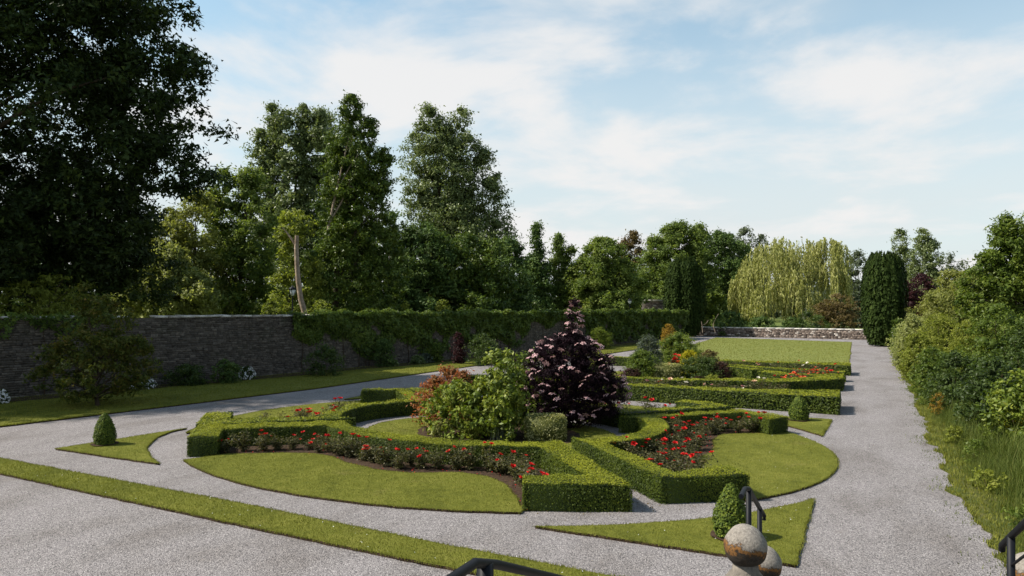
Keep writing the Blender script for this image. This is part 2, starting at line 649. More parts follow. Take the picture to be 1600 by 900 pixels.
leaf('beech', (0.011, 0.020, 0.006), (0.024, 0.040, 0.010), (0.055, 0.078, 0.016), trans=0.2)
leaf('poplar', (0.0605, 0.0833, 0.0296), (0.1277, 0.1613, 0.0605), (0.2554, 0.289, 0.1411), trans=0.25, rough=0.42)
leaf('ash', (0.0608, 0.0929, 0.0203), (0.1318, 0.1758, 0.0406), (0.2535, 0.2873, 0.0761))
leaf('lime', (0.075, 0.095, 0.015), (0.15, 0.1775, 0.0312), (0.25, 0.275, 0.0625))
leaf('olive', (0.1016, 0.1125, 0.0281), (0.1875, 0.2, 0.0548), (0.2812, 0.2891, 0.0938))
leaf('paleolive', (0.1437, 0.161, 0.0504), (0.2516, 0.2702, 0.0949), (0.3737, 0.3852, 0.1581))
leaf('dark', (0.0273, 0.0507, 0.0156), (0.0624, 0.1034, 0.0254), (0.1365, 0.1911, 0.0468), trans=0.2)
leaf('ivy', (0.0287, 0.0517, 0.0101), (0.0719, 0.1092, 0.0187), (0.1654, 0.2041, 0.0359), trans=0.2, rough=0.4)
leaf('yew', (0.009, 0.017, 0.004), (0.021, 0.035, 0.008), (0.042, 0.062, 0.014), trans=0.08, spec=0.03)
leaf('willow', (0.1423, 0.154, 0.0392), (0.2716, 0.2772, 0.0875), (0.401, 0.3881, 0.1658), trans=0.3)
leaf('copper', (0.014, 0.005, 0.006), (0.032, 0.010, 0.012), (0.065, 0.022, 0.02), trans=0.2, tcol=(1.6, 0.8, 0.7))
leaf('sapling', (0.034, 0.050, 0.010), (0.080, 0.094, 0.018), (0.165, 0.115, 0.032))
leaf('greyleaf', (0.05, 0.065, 0.05), (0.09, 0.11, 0.085), (0.14, 0.165, 0.12))
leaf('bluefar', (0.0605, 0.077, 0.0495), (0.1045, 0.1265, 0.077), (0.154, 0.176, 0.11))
leaf('laurel', (0.044, 0.0726, 0.0088), (0.1155, 0.154, 0.0165), (0.2365, 0.2585, 0.0385), trans=0.28, rough=0.5, spec=0.25)
leaf('photinia', (0.088, 0.066, 0.0176), (0.242, 0.11, 0.044), (0.363, 0.1595, 0.077), tcol=(1.5, 0.9, 0.5))
leaf('elder', (0.007, 0.004, 0.006), (0.014, 0.008, 0.011), (0.028, 0.014, 0.019), trans=0.12, spec=0.04, tcol=(1.5, 0.7, 0.9))
leaf('umbel', (0.3128, 0.1748, 0.184), (0.4784, 0.2852, 0.2944), (0.6256, 0.4416, 0.4416), trans=0.15, tcol=(1, .9, .9))
leaf('variegated', (0.09, 0.102, 0.0264), (0.24, 0.24, 0.09), (0.48, 0.456, 0.24))
leaf('gold', (0.14, 0.14, 0.01), (0.34, 0.30, 0.015), (0.50, 0.43, 0.03))
leaf('amber', (0.14, 0.085, 0.015), (0.27, 0.165, 0.025), (0.38, 0.25, 0.05))
leaf('brightgreen', (0.05, 0.07, 0.01), (0.105, 0.14, 0.018), (0.17, 0.20, 0.035))
leaf('bronze', (0.025, 0.016, 0.012), (0.055, 0.032, 0.024), (0.10, 0.055, 0.04), tcol=(1.4, 0.9, 0.7))
leaf('tan', (0.07, 0.05, 0.022), (0.13, 0.095, 0.04), (0.19, 0.15, 0.07))
leaf('rose_leaf', (0.030, 0.030, 0.012), (0.070, 0.074, 0.026), (0.150, 0.120, 0.058), rough=0.5, spec=0.22)
leaf('shrub', (0.04, 0.0686, 0.0129), (0.103, 0.143, 0.0243), (0.2074, 0.246, 0.0472), rough=0.42)
leaf('shrub_dark', (0.0216, 0.0384, 0.0096), (0.0504, 0.0792, 0.018), (0.108, 0.1464, 0.036), rough=0.5, spec=0.22)
leaf('shrub_yellow', (0.0862, 0.1058, 0.0161), (0.1782, 0.2012, 0.031), (0.2875, 0.3013, 0.0644))
leaf('hosta', (0.05, 0.075, 0.025), (0.11, 0.15, 0.06), (0.26, 0.30, 0.17))
leaf('white_petal', (0.45, 0.45, 0.44), (0.62, 0.62, 0.60), (0.8, 0.8, 0.78), trans=0.1, tcol=(1, 1, 1))
leaf('red_petal', (0.26, 0.006, 0.008), (0.50, 0.014, 0.014), (0.66, 0.035, 0.028), trans=0.15, tcol=(1.2, .6, .6))
leaf('peach_petal', (0.62, 0.32, 0.18), (0.78, 0.50, 0.34), (0.84, 0.66, 0.50), trans=0.15, tcol=(1, 1, 1))
leaf('cream_petal', (0.62, 0.56, 0.42), (0.78, 0.74, 0.62), (0.85, 0.83, 0.75), trans=0.15, tcol=(1, 1, 1))
leaf('pink_petal', (0.45, 0.16, 0.16), (0.62, 0.30, 0.28), (0.72, 0.45, 0.42), trans=0.15, tcol=(1, .9, .9))
leaf('orange_petal', (0.55, 0.07, 0.02), (0.68, 0.13, 0.05), (0.75, 0.22, 0.10), trans=0.15, tcol=(1.2, .8, .6))
leaf('long_grass', (0.0351, 0.0546, 0.0094), (0.078, 0.1053, 0.0172), (0.1482, 0.1599, 0.039), trans=0.3)
leaf('lavender', (0.06, 0.075, 0.06), (0.10, 0.12, 0.09), (0.15, 0.17, 0.13))

# ================================================================== THE GROUND
WALL_A, WALL_K = -33.4, 0.152


def wall_x(y):
    return WALL_A + (y - 22) * WALL_K


p = []
sheet(p, [(-2500, -600), (2500, -600), (2500, 4000), (-2500, 4000)], -0.06)
tag(obj('meadow', np_mesh('meadow', p, [M['meadow']])), kind='structure')
p = []
gp = densify([(wall_x(-3) + .1, -3), (14, -3), (14, 108), (4, 106.2), (-23, 110.0), (wall_x(96), 96)], 3.0)
sheet(p, gp, 0.0)
tag(obj('gravel_path', np_mesh('gravel_path', p, [M['gravel']])), kind='structure')


def grass_on(poly, n_m2, hgt, wid, rng, z0, edge=90, parent=None, mat_='blade', lean=0.6, name='grass_blades'):
    poly = ccw(poly)
    n = int(abs(area(poly)) * n_m2)
    P = sample_poly(poly, n, rng)
    # extra tufts along the cut edge
    pe = np.asarray(poly)
    a, b = pe, np.roll(pe, -1, axis=0)
    ln_ = np.linalg.norm(b - a, axis=1)
    k = int(ln_.sum() * edge)
    if k:
        i = rng.choice(len(pe), size=k, p=ln_ / ln_.sum())
        t = rng.uniform(size=k)[:, None]
        E_ = a[i] + (b[i] - a[i]) * t + rng.normal(size=(k, 2)) * 0.026
        P = np.concatenate([P, E_])
    n = len(P)
    ang = rng.uniform(0, 2 * np.pi, n)
    h = hgt * rng.uniform(0.55, 1.35, n)
    w = wid * rng.uniform(0.7, 1.3, n)
    # mown in passes: the blades lie over with the roller, one way and then the other
    ld = np.where(np.sin((P[:, 0] * 0.8 + P[:, 1] * 0.6) * 2 * np.pi / 1.1) > 0, 0.4, 0.4 + np.pi) + rng.normal(0, 0.9, n)
    v = np.empty((n, 3, 3))
    base = np.column_stack([P, np.full(n, z0 - 0.012)])
    s = np.column_stack([np.cos(ang), np.sin(ang), np.zeros(n)])
    v[:, 0] = base - s * w[:, None] * 0.5
    v[:, 1] = base + s * w[:, None] * 0.5
    le = (lean * h * rng.uniform(0.2, 1.0, n))
    v[:, 2] = base + np.column_stack([np.cos(ld) * le, np.sin(ld) * le, h])
    var = np.clip(rng.normal(0.5, 0.22, n), 0, 1)
    o = obj(name, np_mesh(name, [(v.reshape(-1, 3), np.arange(n * 3).reshape(n, 3), var, 0)], [M[mat_]]), parent)
    o['kind'] = 'stuff'
    return o


def lawn(name, poly, n_m2, z=0.05, mat_='turf', wob=0.009, step=0.2, hgt=0.032, wid=0.012, edge=170, kind='structure'):
    rng = np.random.default_rng(abs(hash(name)) % 1000 if False else len(name) * 31 + int(abs(poly[0][0]) * 10))
    poly = ccw(densify(poly, step, wob, rng))
    parts = []
    sheet(parts, poly, z, skirt=z + 0.03, smi=1)
    o = obj(name, np_mesh(name, parts, [M[mat_], M['soil']]))
    tag(o, kind=kind)
    if n_m2:
        grass_on(poly, n_m2, hgt, wid, rng, z, edge=edge, parent=o)
    return o


# ---- parterre one: an oval of four beds around a round shrub bed
CX, CYY = -10.75, 19.4


def ell(a, b, t0, t1, n, cx=CX, cy=CYY):
    t = np.linspace(R(t0), R(t1), n)
    return [(cx + a * math.cos(x), cy + b * math.sin(x)) for x in t]


def ell_ang(a, b, x, y, cx=CX, cy=CYY):
    return math.degrees(math.atan2((y - cy) / b, (x - cx) / a))


def mirx(pts):
    return [(2 * CX - x, y) for x, y in pts]


def miry(pts):
    return [(x, 2 * CYY - y) for x, y in pts]


bed_s = [(-15.5, 13.2), (-14.3, 14.0), (-13.46, 14.34), (-12.7, 14.25), (-11.93, 13.88), (-10.8, 13.6), (-9.75, 13.67), (-8.68, 14.29), (-7.9, 14.25), (-7.17, 13.77), (-6.5, 12.95), (-5.98, 12.18)]
OA, OB = 10.25, 8.4
a0 = ell_ang(OA, OB, -5.98, 12.1)
a1 = ell_ang(OA, OB, -15.9, 12.25)
if a0 < 0:
    a0 += 360
if a1 < 0:
    a1 += 360
lawn_s = bed_s + ell(OA, OB, a0, a1, 30)
bed_e = [(-2.35, 15.6), (-3.0, 16.0), (-3.75, 17.2), (-3.89, 18.43), (-3.7, 19.4), (-3.72, 20.28), (-4.0, 21.4), (-3.9, 22.5), (-2.9, 23.2), (-2.35, 23.2)]
b0 = ell_ang(OA, OB, -2.35, 15.0)
b1 = ell_ang(OA, OB, -2.35, 23.8)
lawn_e = bed_e[::-1] + ell(OA, OB, b0, b1, 30)
lawn('lawn_near', lawn_s, 1900)
lawn('lawn_right', lawn_e, 1300)
lawn('lawn_left', mirx(lawn_e), 500, wid=0.02)
lawn('lawn_back', miry(lawn_s), 500, wid=0.02)

CA, CB = 10.8, 9.35
cor = []
t0 = ell_ang(CA, CB, -5.31, 11.34)
t1 = ell_ang(CA, CB, -0.85, 15.69)
tri_nr = [(-0.88, 11.45)] + [(-0.85, 15.69)] + ell(CA, CB, t1, t0, 18) + [(-5.31, 11.34)]
tri_nl = [(-20.52, 11.5), (-18.2, 11.52)] + [(-16.1, 11.59), (-17.03, 11.98), (-18.32, 12.75), (-19.57, 13.98), (-20.06, 14.86), (-20.16, 15.49)]
tri_fr = [(-0.89, 27.35), (-1.05, 23.7)] + [(-1.7, 24.6), (-2.5, 25.6), (-3.4, 26.5), (-4.4, 27.3)]
tri_fl = mirx(tri_fr)
lawn('lawn_corner_near', tri_nr, 1900)
lawn('lawn_corner_left', tri_nl, 1300)
lawn('lawn_corner_right', tri_fr, 500, wid=0.02)
lawn('lawn_corner_back', tri_fl, 300, wid=0.02)
strip = [(-34.2, 10.2), (-21.0, 10.08), (-11.2, 9.96), (-6.28, 9.76), (-3.1, 9.74), (-1.3, 9.7), (-1.3, 8.9), (-5.66, 8.92), (-9.74, 8.95), (-18.63, 9.15), (-34.2, 9.35)]
lawn('lawn_strip', strip, 1800, z=0.05, hgt=0.04)
lawn('lawn_ring', ell(4.25, 3.2, 0, 354, 50), 700, wid=0.018)
strip_w = [(wall_x(6) - .1, 6), (-26.9, 6), (-26.16, 12.85), (-25.35, 19.7), (-24.6, 26.5), (-24.6, 34), (-24.6, 42.4), (-22.6, 50), (-20.6, 57), (-20.2, 66), (-20.0, 80), (-20.0, 92), (wall_x(92), 92)]
lawn('lawn_wall_side', strip_w, 150, wid=0.034, hgt=0.05, step=0.3)
far_lawn = [(-0.65, 52.5), (-0.9, 95.3), (-18.6, 102.2), (-16.6, 72), (-16.2, 52.5)]
lawn('lawn_far', far_lawn, 32, mat_='turf_far', step=0.8, wob=0.03, wid=0.07, hgt=0.05, edge=6)
lawn('lawn_ring_second', ell(5.2, 4.4, 0, 354, 40, cx=-10.3, cy=39.6), 60, mat_='turf', wid=0.05, hgt=0.06, edge=10)
lawn('lawn_corner_second', [(-0.75, 41.5), (-0.75, 45.2), (-2.6, 45.2)], 60, wid=0.05, edge=10)

# soil beds
p = []
soil_s = bed_s + [(-5.2, 12.6), (-4.8, 13.4), (-6.9, 15.9)] + ell(5.5, 4.3, 314, 222, 14) + [(-14.4, 16.1), (-16.9, 13.9), (-16.2, 12.9)]
sheet(p, soil_s, 0.02)
tag(obj('soil_bed_near', np_mesh('soil', p, [M['soil']])), kind='structure')
p = []
soil_e = bed_e + [(-2.5, 23.5), (-3.4, 24.4), (-6.2, 21.9)] + ell(5.6, 4.4, 34, -34, 12) + [(-6.2, 16.9), (-3.4, 14.4), (-2.5, 15.3)]
sheet(p, soil_e, 0.02)
tag(obj('soil_bed_right', np_mesh('soil', p, [M['soil']])), kind='structure')
p = []
sheet(p, mirx(soil_e), 0.02)
tag(obj('soil_bed_left', np_mesh('soil', p, [M['soil']])), kind='structure')
p = []
sheet(p, miry(soil_s), 0.02)
tag(obj('soil_bed_back', np_mesh('soil', p, [M['soil']])), kind='structure')
p = []
sheet(p, densify(ell(2.75, 2.1, 0, 350, 36, cx=CX + 0.35), 0.2, 0.03), 0.062)
tag(obj('soil_bed_centre', np_mesh('soil', p, [M['soil']])), kind='structure')
p = []
sheet(p, ell(3.9, 3.0, 0, 350, 36, cx=-10.0, cy=38.9), 0.062)
tag(obj('soil_bed_second', np_mesh('soil', p, [M['soil']])), kind='structure')
p = []
sheet(p, [(-17, 30.1), (-1.2, 29.6), (-1.2, 30.8), (-4, 34), (-17, 33.2)], 0.02)
tag(obj('soil_bed_second_front', np_mesh('soil', p, [M['soil']])), kind='structure')
p = []
wb = [(wall_x(y) + 0.2, y) for y in (6, 30, 60, 92)] + [(wall_x(y) + 1.7 + 0.3 * math.sin(y), y) for y in range(92, 5, -4)]
sheet(p, wb, 0.062)
tag(obj('soil_bed_wall', np_mesh('soil', p, [M['soil']])), kind='structure')

# right-hand border: soil under the shrubs, ragged grass verge along the path
rng = np.random.default_rng(3)
ve = [(2.05, 12.6), (2.0, 14.2), (1.95, 16.5), (1.9, 19.7), (2.0, 24), (2.15, 31), (2.3, 37), (2.4, 43), (2.6, 60), (2.8, 81), (3.2, 100)]
vp = densify(ve, 0.25, 0.07, rng)[:-20]
vp = [q for q in vp if q[1] < 99]
ve2 = []
for i in range(len(ve) - 1):
    a, b = np.array(ve[i]), np.array(ve[i + 1])
    k = max(1, int(np.linalg.norm(b - a) / 0.25))
    for t in range(k):
        q = a + (b - a) * t / k
        ve2.append((q[0] + rng.normal() * 0.06 + 0.09 * math.sin(q[1] * 0.9 + 1) + 0.07 * math.sin(q[1] * 2.37) * math.sin(q[1] * 0.41) + 0.05 * math.sin(q[1] * 5.1 + 2), q[1]))
verge_poly = ve2 + [(3.2, 100), (14, 100), (14, -2.5), (3.2, -2.5), (2.6, 9), (2.2, 11.5)]
p = []
sheet(p, verge_poly, 0.03, skirt=0.05)
verge = tag(obj('grass_verge', np_mesh('verge', p, [M['verge']])), kind='structure')

# ================================================================== HEDGES
def hedge(name, poly, h, leaves_m2, label, leafL=0.032, leafW=0.023, group='clipped box hedges of the parterres', step=0.5, mat_='box', seed=1):
    rng = np.random.default_rng(seed)
    poly = ccw(poly)
    pe = np.asarray(poly)
    # core, shrunk a little so the leaves cover it
    n = len(pe)
    a, b = pe, np.roll(pe, -1, axis=0)
    d = unit(b - a)
    nr = np.column_stack([d[:, 1], -d[:, 0]])
    nv = unit(nr + np.roll(nr, 1, axis=0))
    cs = np.maximum(0.35, np.sum(nv * nr, axis=1, keepdims=True))
    core = pe - nv * 0.035 / cs
    parts = []
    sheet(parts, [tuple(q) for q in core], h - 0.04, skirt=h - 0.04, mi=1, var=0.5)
    # top leaves: pale new growth, plus sunlit brightness put into the colour
    nt = int(abs(area(poly)) * leaves_m2)
    T = sample_poly(poly, nt, rng)
    und = 0.026 * np.sin(T[:, 0] * 2.3 + 1.1) * np.cos(T[:, 1] * 2.9) + 0.014 * np.sin(T[:, 0] * 7 + T[:, 1] * 5)
    PT = np.column_stack([T, h + und + rng.normal(0, 0.014, nt)])
    NT = np.column_stack([rng.normal(0, 0.36, (nt, 2)), np.ones(nt)])
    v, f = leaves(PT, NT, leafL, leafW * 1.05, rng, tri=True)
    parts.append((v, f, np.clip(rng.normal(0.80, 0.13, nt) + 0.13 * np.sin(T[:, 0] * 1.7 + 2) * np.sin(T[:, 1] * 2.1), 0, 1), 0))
    # side leaves: older and darker, plus shade of the faces put into the colour
    ln_ = np.linalg.norm(b - a, axis=1)
    ns_ = int(ln_.sum() * h * leaves_m2)
    i = rng.choice(n, size=ns_, p=ln_ / ln_.sum())
    t = rng.uniform(size=ns_)[:, None]
    S = a[i] + (b[i] - a[i]) * t
    z = rng.uniform(0.0, 1.0, ns_) ** 0.92 * h
    und = 0.02 * np.sin(S[:, 0] * 3.1 + S[:, 1] * 2.3 + z * 4)
    S = S + nr[i] * (und + rng.normal(0, 0.014, ns_) - 0.03 * np.clip((z / h - 0.85) / 0.15, 0, 1))[:, None]
    NS = np.column_stack([nr[i] + rng.normal(0, 0.38, (ns_, 2)), rng.normal(0.25, 0.32, ns_)])
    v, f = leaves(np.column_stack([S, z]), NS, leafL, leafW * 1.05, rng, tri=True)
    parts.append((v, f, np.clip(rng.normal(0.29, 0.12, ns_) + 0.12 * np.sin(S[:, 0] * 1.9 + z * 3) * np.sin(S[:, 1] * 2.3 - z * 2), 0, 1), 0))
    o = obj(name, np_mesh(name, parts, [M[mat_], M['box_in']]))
    return tag(o, label, 'hedge', group)


IA, IB = 5.15, 3.92
QA, QB = 5.8, 4.6
# near hedge
h_s = [(-16.32, 12.55), (-17.75, 14.08), (-14.1, 16.72)] + ell(IA, IB, 227, 313, 26) + [(-6.99, 16.55), (-4.01, 13.14), (-5.97, 12.2), (-6.27, 12.82), (-5.05, 13.44), (-7.14, 15.67)] + ell(QA, QB, 305, 235, 22) + [(-14.25, 15.78), (-16.55, 13.92), (-15.66, 13.02)]
h_e_half = [(-7.0, 17.37), (-3.65, 13.95), (-2.05, 15.05), (-2.55, 15.74), (-3.53, 14.6), (-5.92, 16.99)]
h_e = h_e_half + ell(QA, QB, -27, 27, 16) + miry(h_e_half)[::-1] + ell(IA, IB, 33, -33, 16)
h_w = [(-14.5, 17.37), (-17.89, 14.05), (-19.72, 15.95), (-19.1, 16.5), (-17.95, 15.35), (-15.58, 17.1)] + [(2 * CX - x, y) for x, y in ell(QA, QB, -25, 27, 14)] + mirx(miry(h_e_half)[::-1]) + [(2 * CX - x, y) for x, y in ell(IA, IB, 33, -33, 14)]
h_n = miry(h_s)
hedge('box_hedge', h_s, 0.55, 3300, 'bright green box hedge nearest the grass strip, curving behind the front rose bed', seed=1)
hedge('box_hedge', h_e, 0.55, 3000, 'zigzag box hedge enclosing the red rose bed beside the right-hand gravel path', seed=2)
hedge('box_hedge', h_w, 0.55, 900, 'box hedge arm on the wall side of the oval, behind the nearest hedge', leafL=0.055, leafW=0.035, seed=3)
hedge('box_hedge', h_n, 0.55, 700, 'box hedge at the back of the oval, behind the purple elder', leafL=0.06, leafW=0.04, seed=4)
# second parterre
C2X, C2Y = -10.4, 39.6
f_bar = [(-18.4, 29.7), (-9.4, 29.3), (-0.7, 28.9), (-0.72, 31.5), (-1.9, 31.0), (-4.5, 30.25), (-9.4, 30.1), (-18.4, 30.4)]
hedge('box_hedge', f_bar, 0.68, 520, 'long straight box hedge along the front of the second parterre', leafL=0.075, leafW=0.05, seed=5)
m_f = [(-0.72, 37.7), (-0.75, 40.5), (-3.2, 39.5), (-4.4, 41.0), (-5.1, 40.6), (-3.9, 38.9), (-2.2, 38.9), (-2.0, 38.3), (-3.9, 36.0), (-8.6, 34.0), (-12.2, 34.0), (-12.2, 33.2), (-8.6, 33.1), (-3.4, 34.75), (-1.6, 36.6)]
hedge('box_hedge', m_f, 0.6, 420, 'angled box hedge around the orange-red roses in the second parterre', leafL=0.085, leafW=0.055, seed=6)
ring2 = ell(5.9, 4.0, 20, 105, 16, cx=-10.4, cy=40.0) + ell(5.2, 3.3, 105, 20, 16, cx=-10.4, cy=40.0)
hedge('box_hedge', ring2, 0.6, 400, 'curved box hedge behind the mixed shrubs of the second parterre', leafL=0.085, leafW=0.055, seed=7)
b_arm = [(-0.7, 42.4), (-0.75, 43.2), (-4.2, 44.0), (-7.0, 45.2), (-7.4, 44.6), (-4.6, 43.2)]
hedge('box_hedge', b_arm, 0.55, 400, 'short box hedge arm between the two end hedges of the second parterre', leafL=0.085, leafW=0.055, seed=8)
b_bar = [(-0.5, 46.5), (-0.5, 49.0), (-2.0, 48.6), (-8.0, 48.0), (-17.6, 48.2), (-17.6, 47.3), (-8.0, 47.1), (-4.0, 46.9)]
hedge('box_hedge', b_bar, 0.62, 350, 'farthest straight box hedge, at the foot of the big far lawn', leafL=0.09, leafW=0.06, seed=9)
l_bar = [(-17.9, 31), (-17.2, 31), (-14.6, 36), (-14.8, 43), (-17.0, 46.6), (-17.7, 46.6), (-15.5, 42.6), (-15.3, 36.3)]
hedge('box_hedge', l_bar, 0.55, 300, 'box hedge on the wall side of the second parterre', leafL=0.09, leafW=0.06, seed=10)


# ================================================================== TREES AND SHRUBS
PROF = {
    'round': lambda t: np.sqrt(np.clip(1 - (2 * t - 1) ** 2, 0, 1)) ** 0.85,
    'dome': lambda t: np.clip(1 - t ** 2.8, 0, 1) ** 0.55 * (0.72 + 0.28 * np.minimum(1, t / 0.3)),
    'spire': lambda t: np.clip(1 - t ** 1.35, 0, 1) ** 0.8 * (0.6 + 0.4 * np.minimum(1, t / 0.25)),
    'column': lambda t: np.clip(1 - t ** 5, 0, 1) ** 0.6 * (0.75 + 0.25 * np.minimum(1, t / 0.3)),
    'cone': lambda t: np.clip(1 - t, 0, 1) ** 0.85 * (0.55 + 0.45 * np.minimum(1, t / 0.15)),
}


def clump_points(lobes, rc, rng, fill=1.0):
    """lobes: (centre xy, z0, z1, radius, profile) -> clump centres and radii"""
    C, Rr, Nn = [], [], []
    for (lx, ly, z0, z1, rad, prof) in lobes:
        h = z1 - z0
        n = max(6, int(fill * (2 * np.pi * rad * h * 0.75) / (np.pi * rc * rc) * 3.4))
        t = rng.uniform(0.0, 0.99, n)
        a = rng.uniform(0, 2 * np.pi, n)
        ph = rng.uniform(0, 6.28, 4)
        rr = PROF[prof](t) * rad * (1 + 0.13 * np.sin(3 * a + 4 * t + ph[0]) + 0.10 * np.sin(5 * a - 9 * t + ph[1]) + 0.08 * np.sin(2 * a + 17 * t + ph[2]))
        u = rng.uniform(0.08, 1, n) ** 0.42
        e = np.maximum(rr - rc * 0.2, rr * 0.4) * u
        c = np.column_stack([lx + np.cos(a) * e, ly + np.sin(a) * e, z0 + t * h])
        C.append(c)
        Rr.append(rc * rng.uniform(0.35, 1.0, n))
        Nn.append(np.column_stack([np.cos(a) * u, np.sin(a) * u, (t - 0.35) * 0.9]))
    return np.concatenate(C), np.concatenate(Rr), np.concatenate(Nn)


def clump_leaves(C, Rr, Nn, n, L, W, rng, squash=0.75, droop=0.3, bias=0.55, var0=0.45, tri=True):
    w = Rr ** 2
    i = rng.choice(len(C), size=n, p=w / w.sum())
    d = unit(rng.normal(size=(n, 3)) + np.array((0, 0, 0.25)) + 0.5 * Nn[i])
    rad = Rr[i] * np.abs(rng.normal(0.62, 0.34, n))
    cs = np.column_stack([rng.uniform(0.7, 1.35, (len(C), 2)), rng.uniform(0.7, 1.3, len(C)) * squash])
    P = C[i] + d * rad[:, None] * cs[i]
    N = d * bias + rng.normal(size=(n, 3)) * 0.55 + np.array((0, 0, 0.35))
    v, f = leaves(P, N, L, W, rng, droop=droop, tri=tri)
    cv = rng.normal(0, 0.13, len(C))
    var = np.clip(var0 + cv[i] + rng.normal(0, 0.17, n), 0, 1)
    return v, f, var


def lumpy_core(parts, C, Rr, k, rng, mi=1, scale=0.62, inner=None):
    """dense twig-and-leaf masses inside a clump"""
    ico = []
    for z, n in ((-0.8, 4), (-0.1, 6), (0.65, 5)):
        for q in range(n):
            a = 2 * math.pi * (q + (0.5 if n == 6 else 0)) / n
            r = math.sqrt(1 - z * z)
            ico.append((r * math.cos(a), r * math.sin(a), z))
    ico = np.array(ico + [(0, 0, 1.0)])
    f = []
    def band(o0, n0, o1, n1):
        for q in range(n1):
            f.append((o0 + (q * n0 // n1) % n0, o1 + (q + 1) % n1, o1 + q))
        for q in range(n0):
            f.append((o0 + q, o0 + (q + 1) % n0, o1 + (-(-(q + 1) * n1 // n0)) % n1))
    band(0, 4, 4, 6)
    band(4, 6, 10, 5)
    for q in range(5):
        f.append((10 + q, 10 + (q + 1) % 5, 15))
    f = np.array(f)
    pool = np.arange(len(C)) if inner is None else np.flatnonzero(inner)
    if len(pool) == 0:
        return
    idx = rng.choice(pool, size=min(k, len(pool)), replace=False)
    for i in idx:
        parts.append((C[i] + ico * Rr[i] * scale * rng.uniform(0.8, 1.1, (len(ico), 1)), f, 0.25, mi))


def limbs(parts, base, top, r0, C, k, rng, sides=7, mi=0, wig=0.03, frac=(0.25, 0.9)):
    base, top = np.array(base, float), np.array(top, float)
    n = 8
    t = np.linspace(0, 1, n)
    tr = base + (top - base) * t[:, None]
    H = np.linalg.norm(top - base)
    tr[1:, :2] += np.cumsum(rng.normal(0, wig * H / n, (n - 1, 2)), axis=0)
    rr = r0 * (1 - 0.85 * t)
    rr[0] *= 1.5
    add_tube(parts, tr, rr, sides, mi=mi)
    if k and C is not None and len(C):
        idx = rng.choice(len(C), size=min(k, len(C)), replace=False)
        for i in idx:
            e = C[i]
            s = np.clip((e[2] - base[2]) / max(0.1, top[2] - base[2]) - rng.uniform(0.12, 0.3), frac[0] * 0.4, frac[1])
            st = base + (top - base) * s
            j = s * (n - 1)
            st = tr[int(j)] + (tr[min(n - 1, int(j) + 1)] - tr[int(j)]) * (j - int(j))
            q = np.linspace(0, 1, 5)[:, None]
            mid = st + (e - st) * q + np.array((0, 0, 1)) * np.sin(q * np.pi) * 0.08 * np.linalg.norm(e - st)
            add_tube(parts, mid, np.linspace(max(0.015, r0 * (1 - 0.85 * s) * 0.5), 0.01 + r0 * 0.05, 5), 5, mi=mi)
    return tr


def tree(name, px, d, lobes_px, leaf_key, n_leaf, L, rc, label, cat='tree', trunk_r=0.35, ratio=0.55, core=0.0, group=None, k_limb=24,
         bark='bark', seed=0, droop=0.3, fill=1.0, top_frac=0.8, flat=0.85, squash=0.75, var0=0.45, lean=0.0, trunk_name='trunk', crown_name='crown', skirt=None):
    """lobes_px: (px centre, y top, y bottom, width px, profile[, depth shift]) measured at distance d"""
    rng = np.random.default_rng(1000 + seed)
    bx, by = plan(px, d)
    s = d / FPX
    if skirt is None and d > 60 and cat == 'tree':
        skirt = True
    if skirt:
        x0 = min(l[0] - l[3] / 2 for l in lobes_px)
        x1 = max(l[0] + l[3] / 2 for l in lobes_px)
        yt = min(l[1] for l in lobes_px)
        lobes_px = lobes_px + [((x0 + x1) / 2, yt + (500 - yt) * 0.42, 520, (x1 - x0) * 1.12, 'dome')]
    lobes = []
    for lb in lobes_px:
        lx, ly = plan(lb[0], d)
        sh = lb[5] if len(lb) > 5 else 0.0
        lx += AWAY[0] * sh
        ly += AWAY[1] * sh
        z1, z0 = zat(lb[1], d), max(0.15, zat(lb[2], d))
        lobes.append((lx - bx, ly - by, z0, z1, lb[3] * s / 2, lb[4]))
    if d > 45:
        n_leaf, L = int(n_leaf * 1.2), L * 0.9
    C, Rr, Nn = clump_points(lobes, rc, rng, fill)
    root = empty(name, (bx, by, 0), label, cat, group)
    parts = []
    v, f, var = clump_leaves(C, Rr, Nn, n_leaf, L, L * ratio, rng, squash=squash, droop=droop, var0=var0)
    parts.append((v, f, var, 0))
    if core:
        lumpy_core(parts, C, Rr, int(len(C) * core), rng, mi=0, scale=0.7, inner=np.hypot(Nn[:, 0], Nn[:, 1]) < 0.55)
    obj(crown_name, np_mesh(name + '_crown', parts, [M[leaf_key]]), root)
    tp = []
    ztop = max(l[3] for l in lobes)
    big = max(lobes, key=lambda l: l[3])
    top = (big[0] * 0.7 + lean, big[1] * 0.7, ztop * top_frac)
    limbs(tp, (0, 0, -0.1), top, trunk_r, C, k_limb, rng)
    obj(trunk_name, np_mesh(name + '_trunk', tp, [M[bark]]), root, smooth=True)
    return root


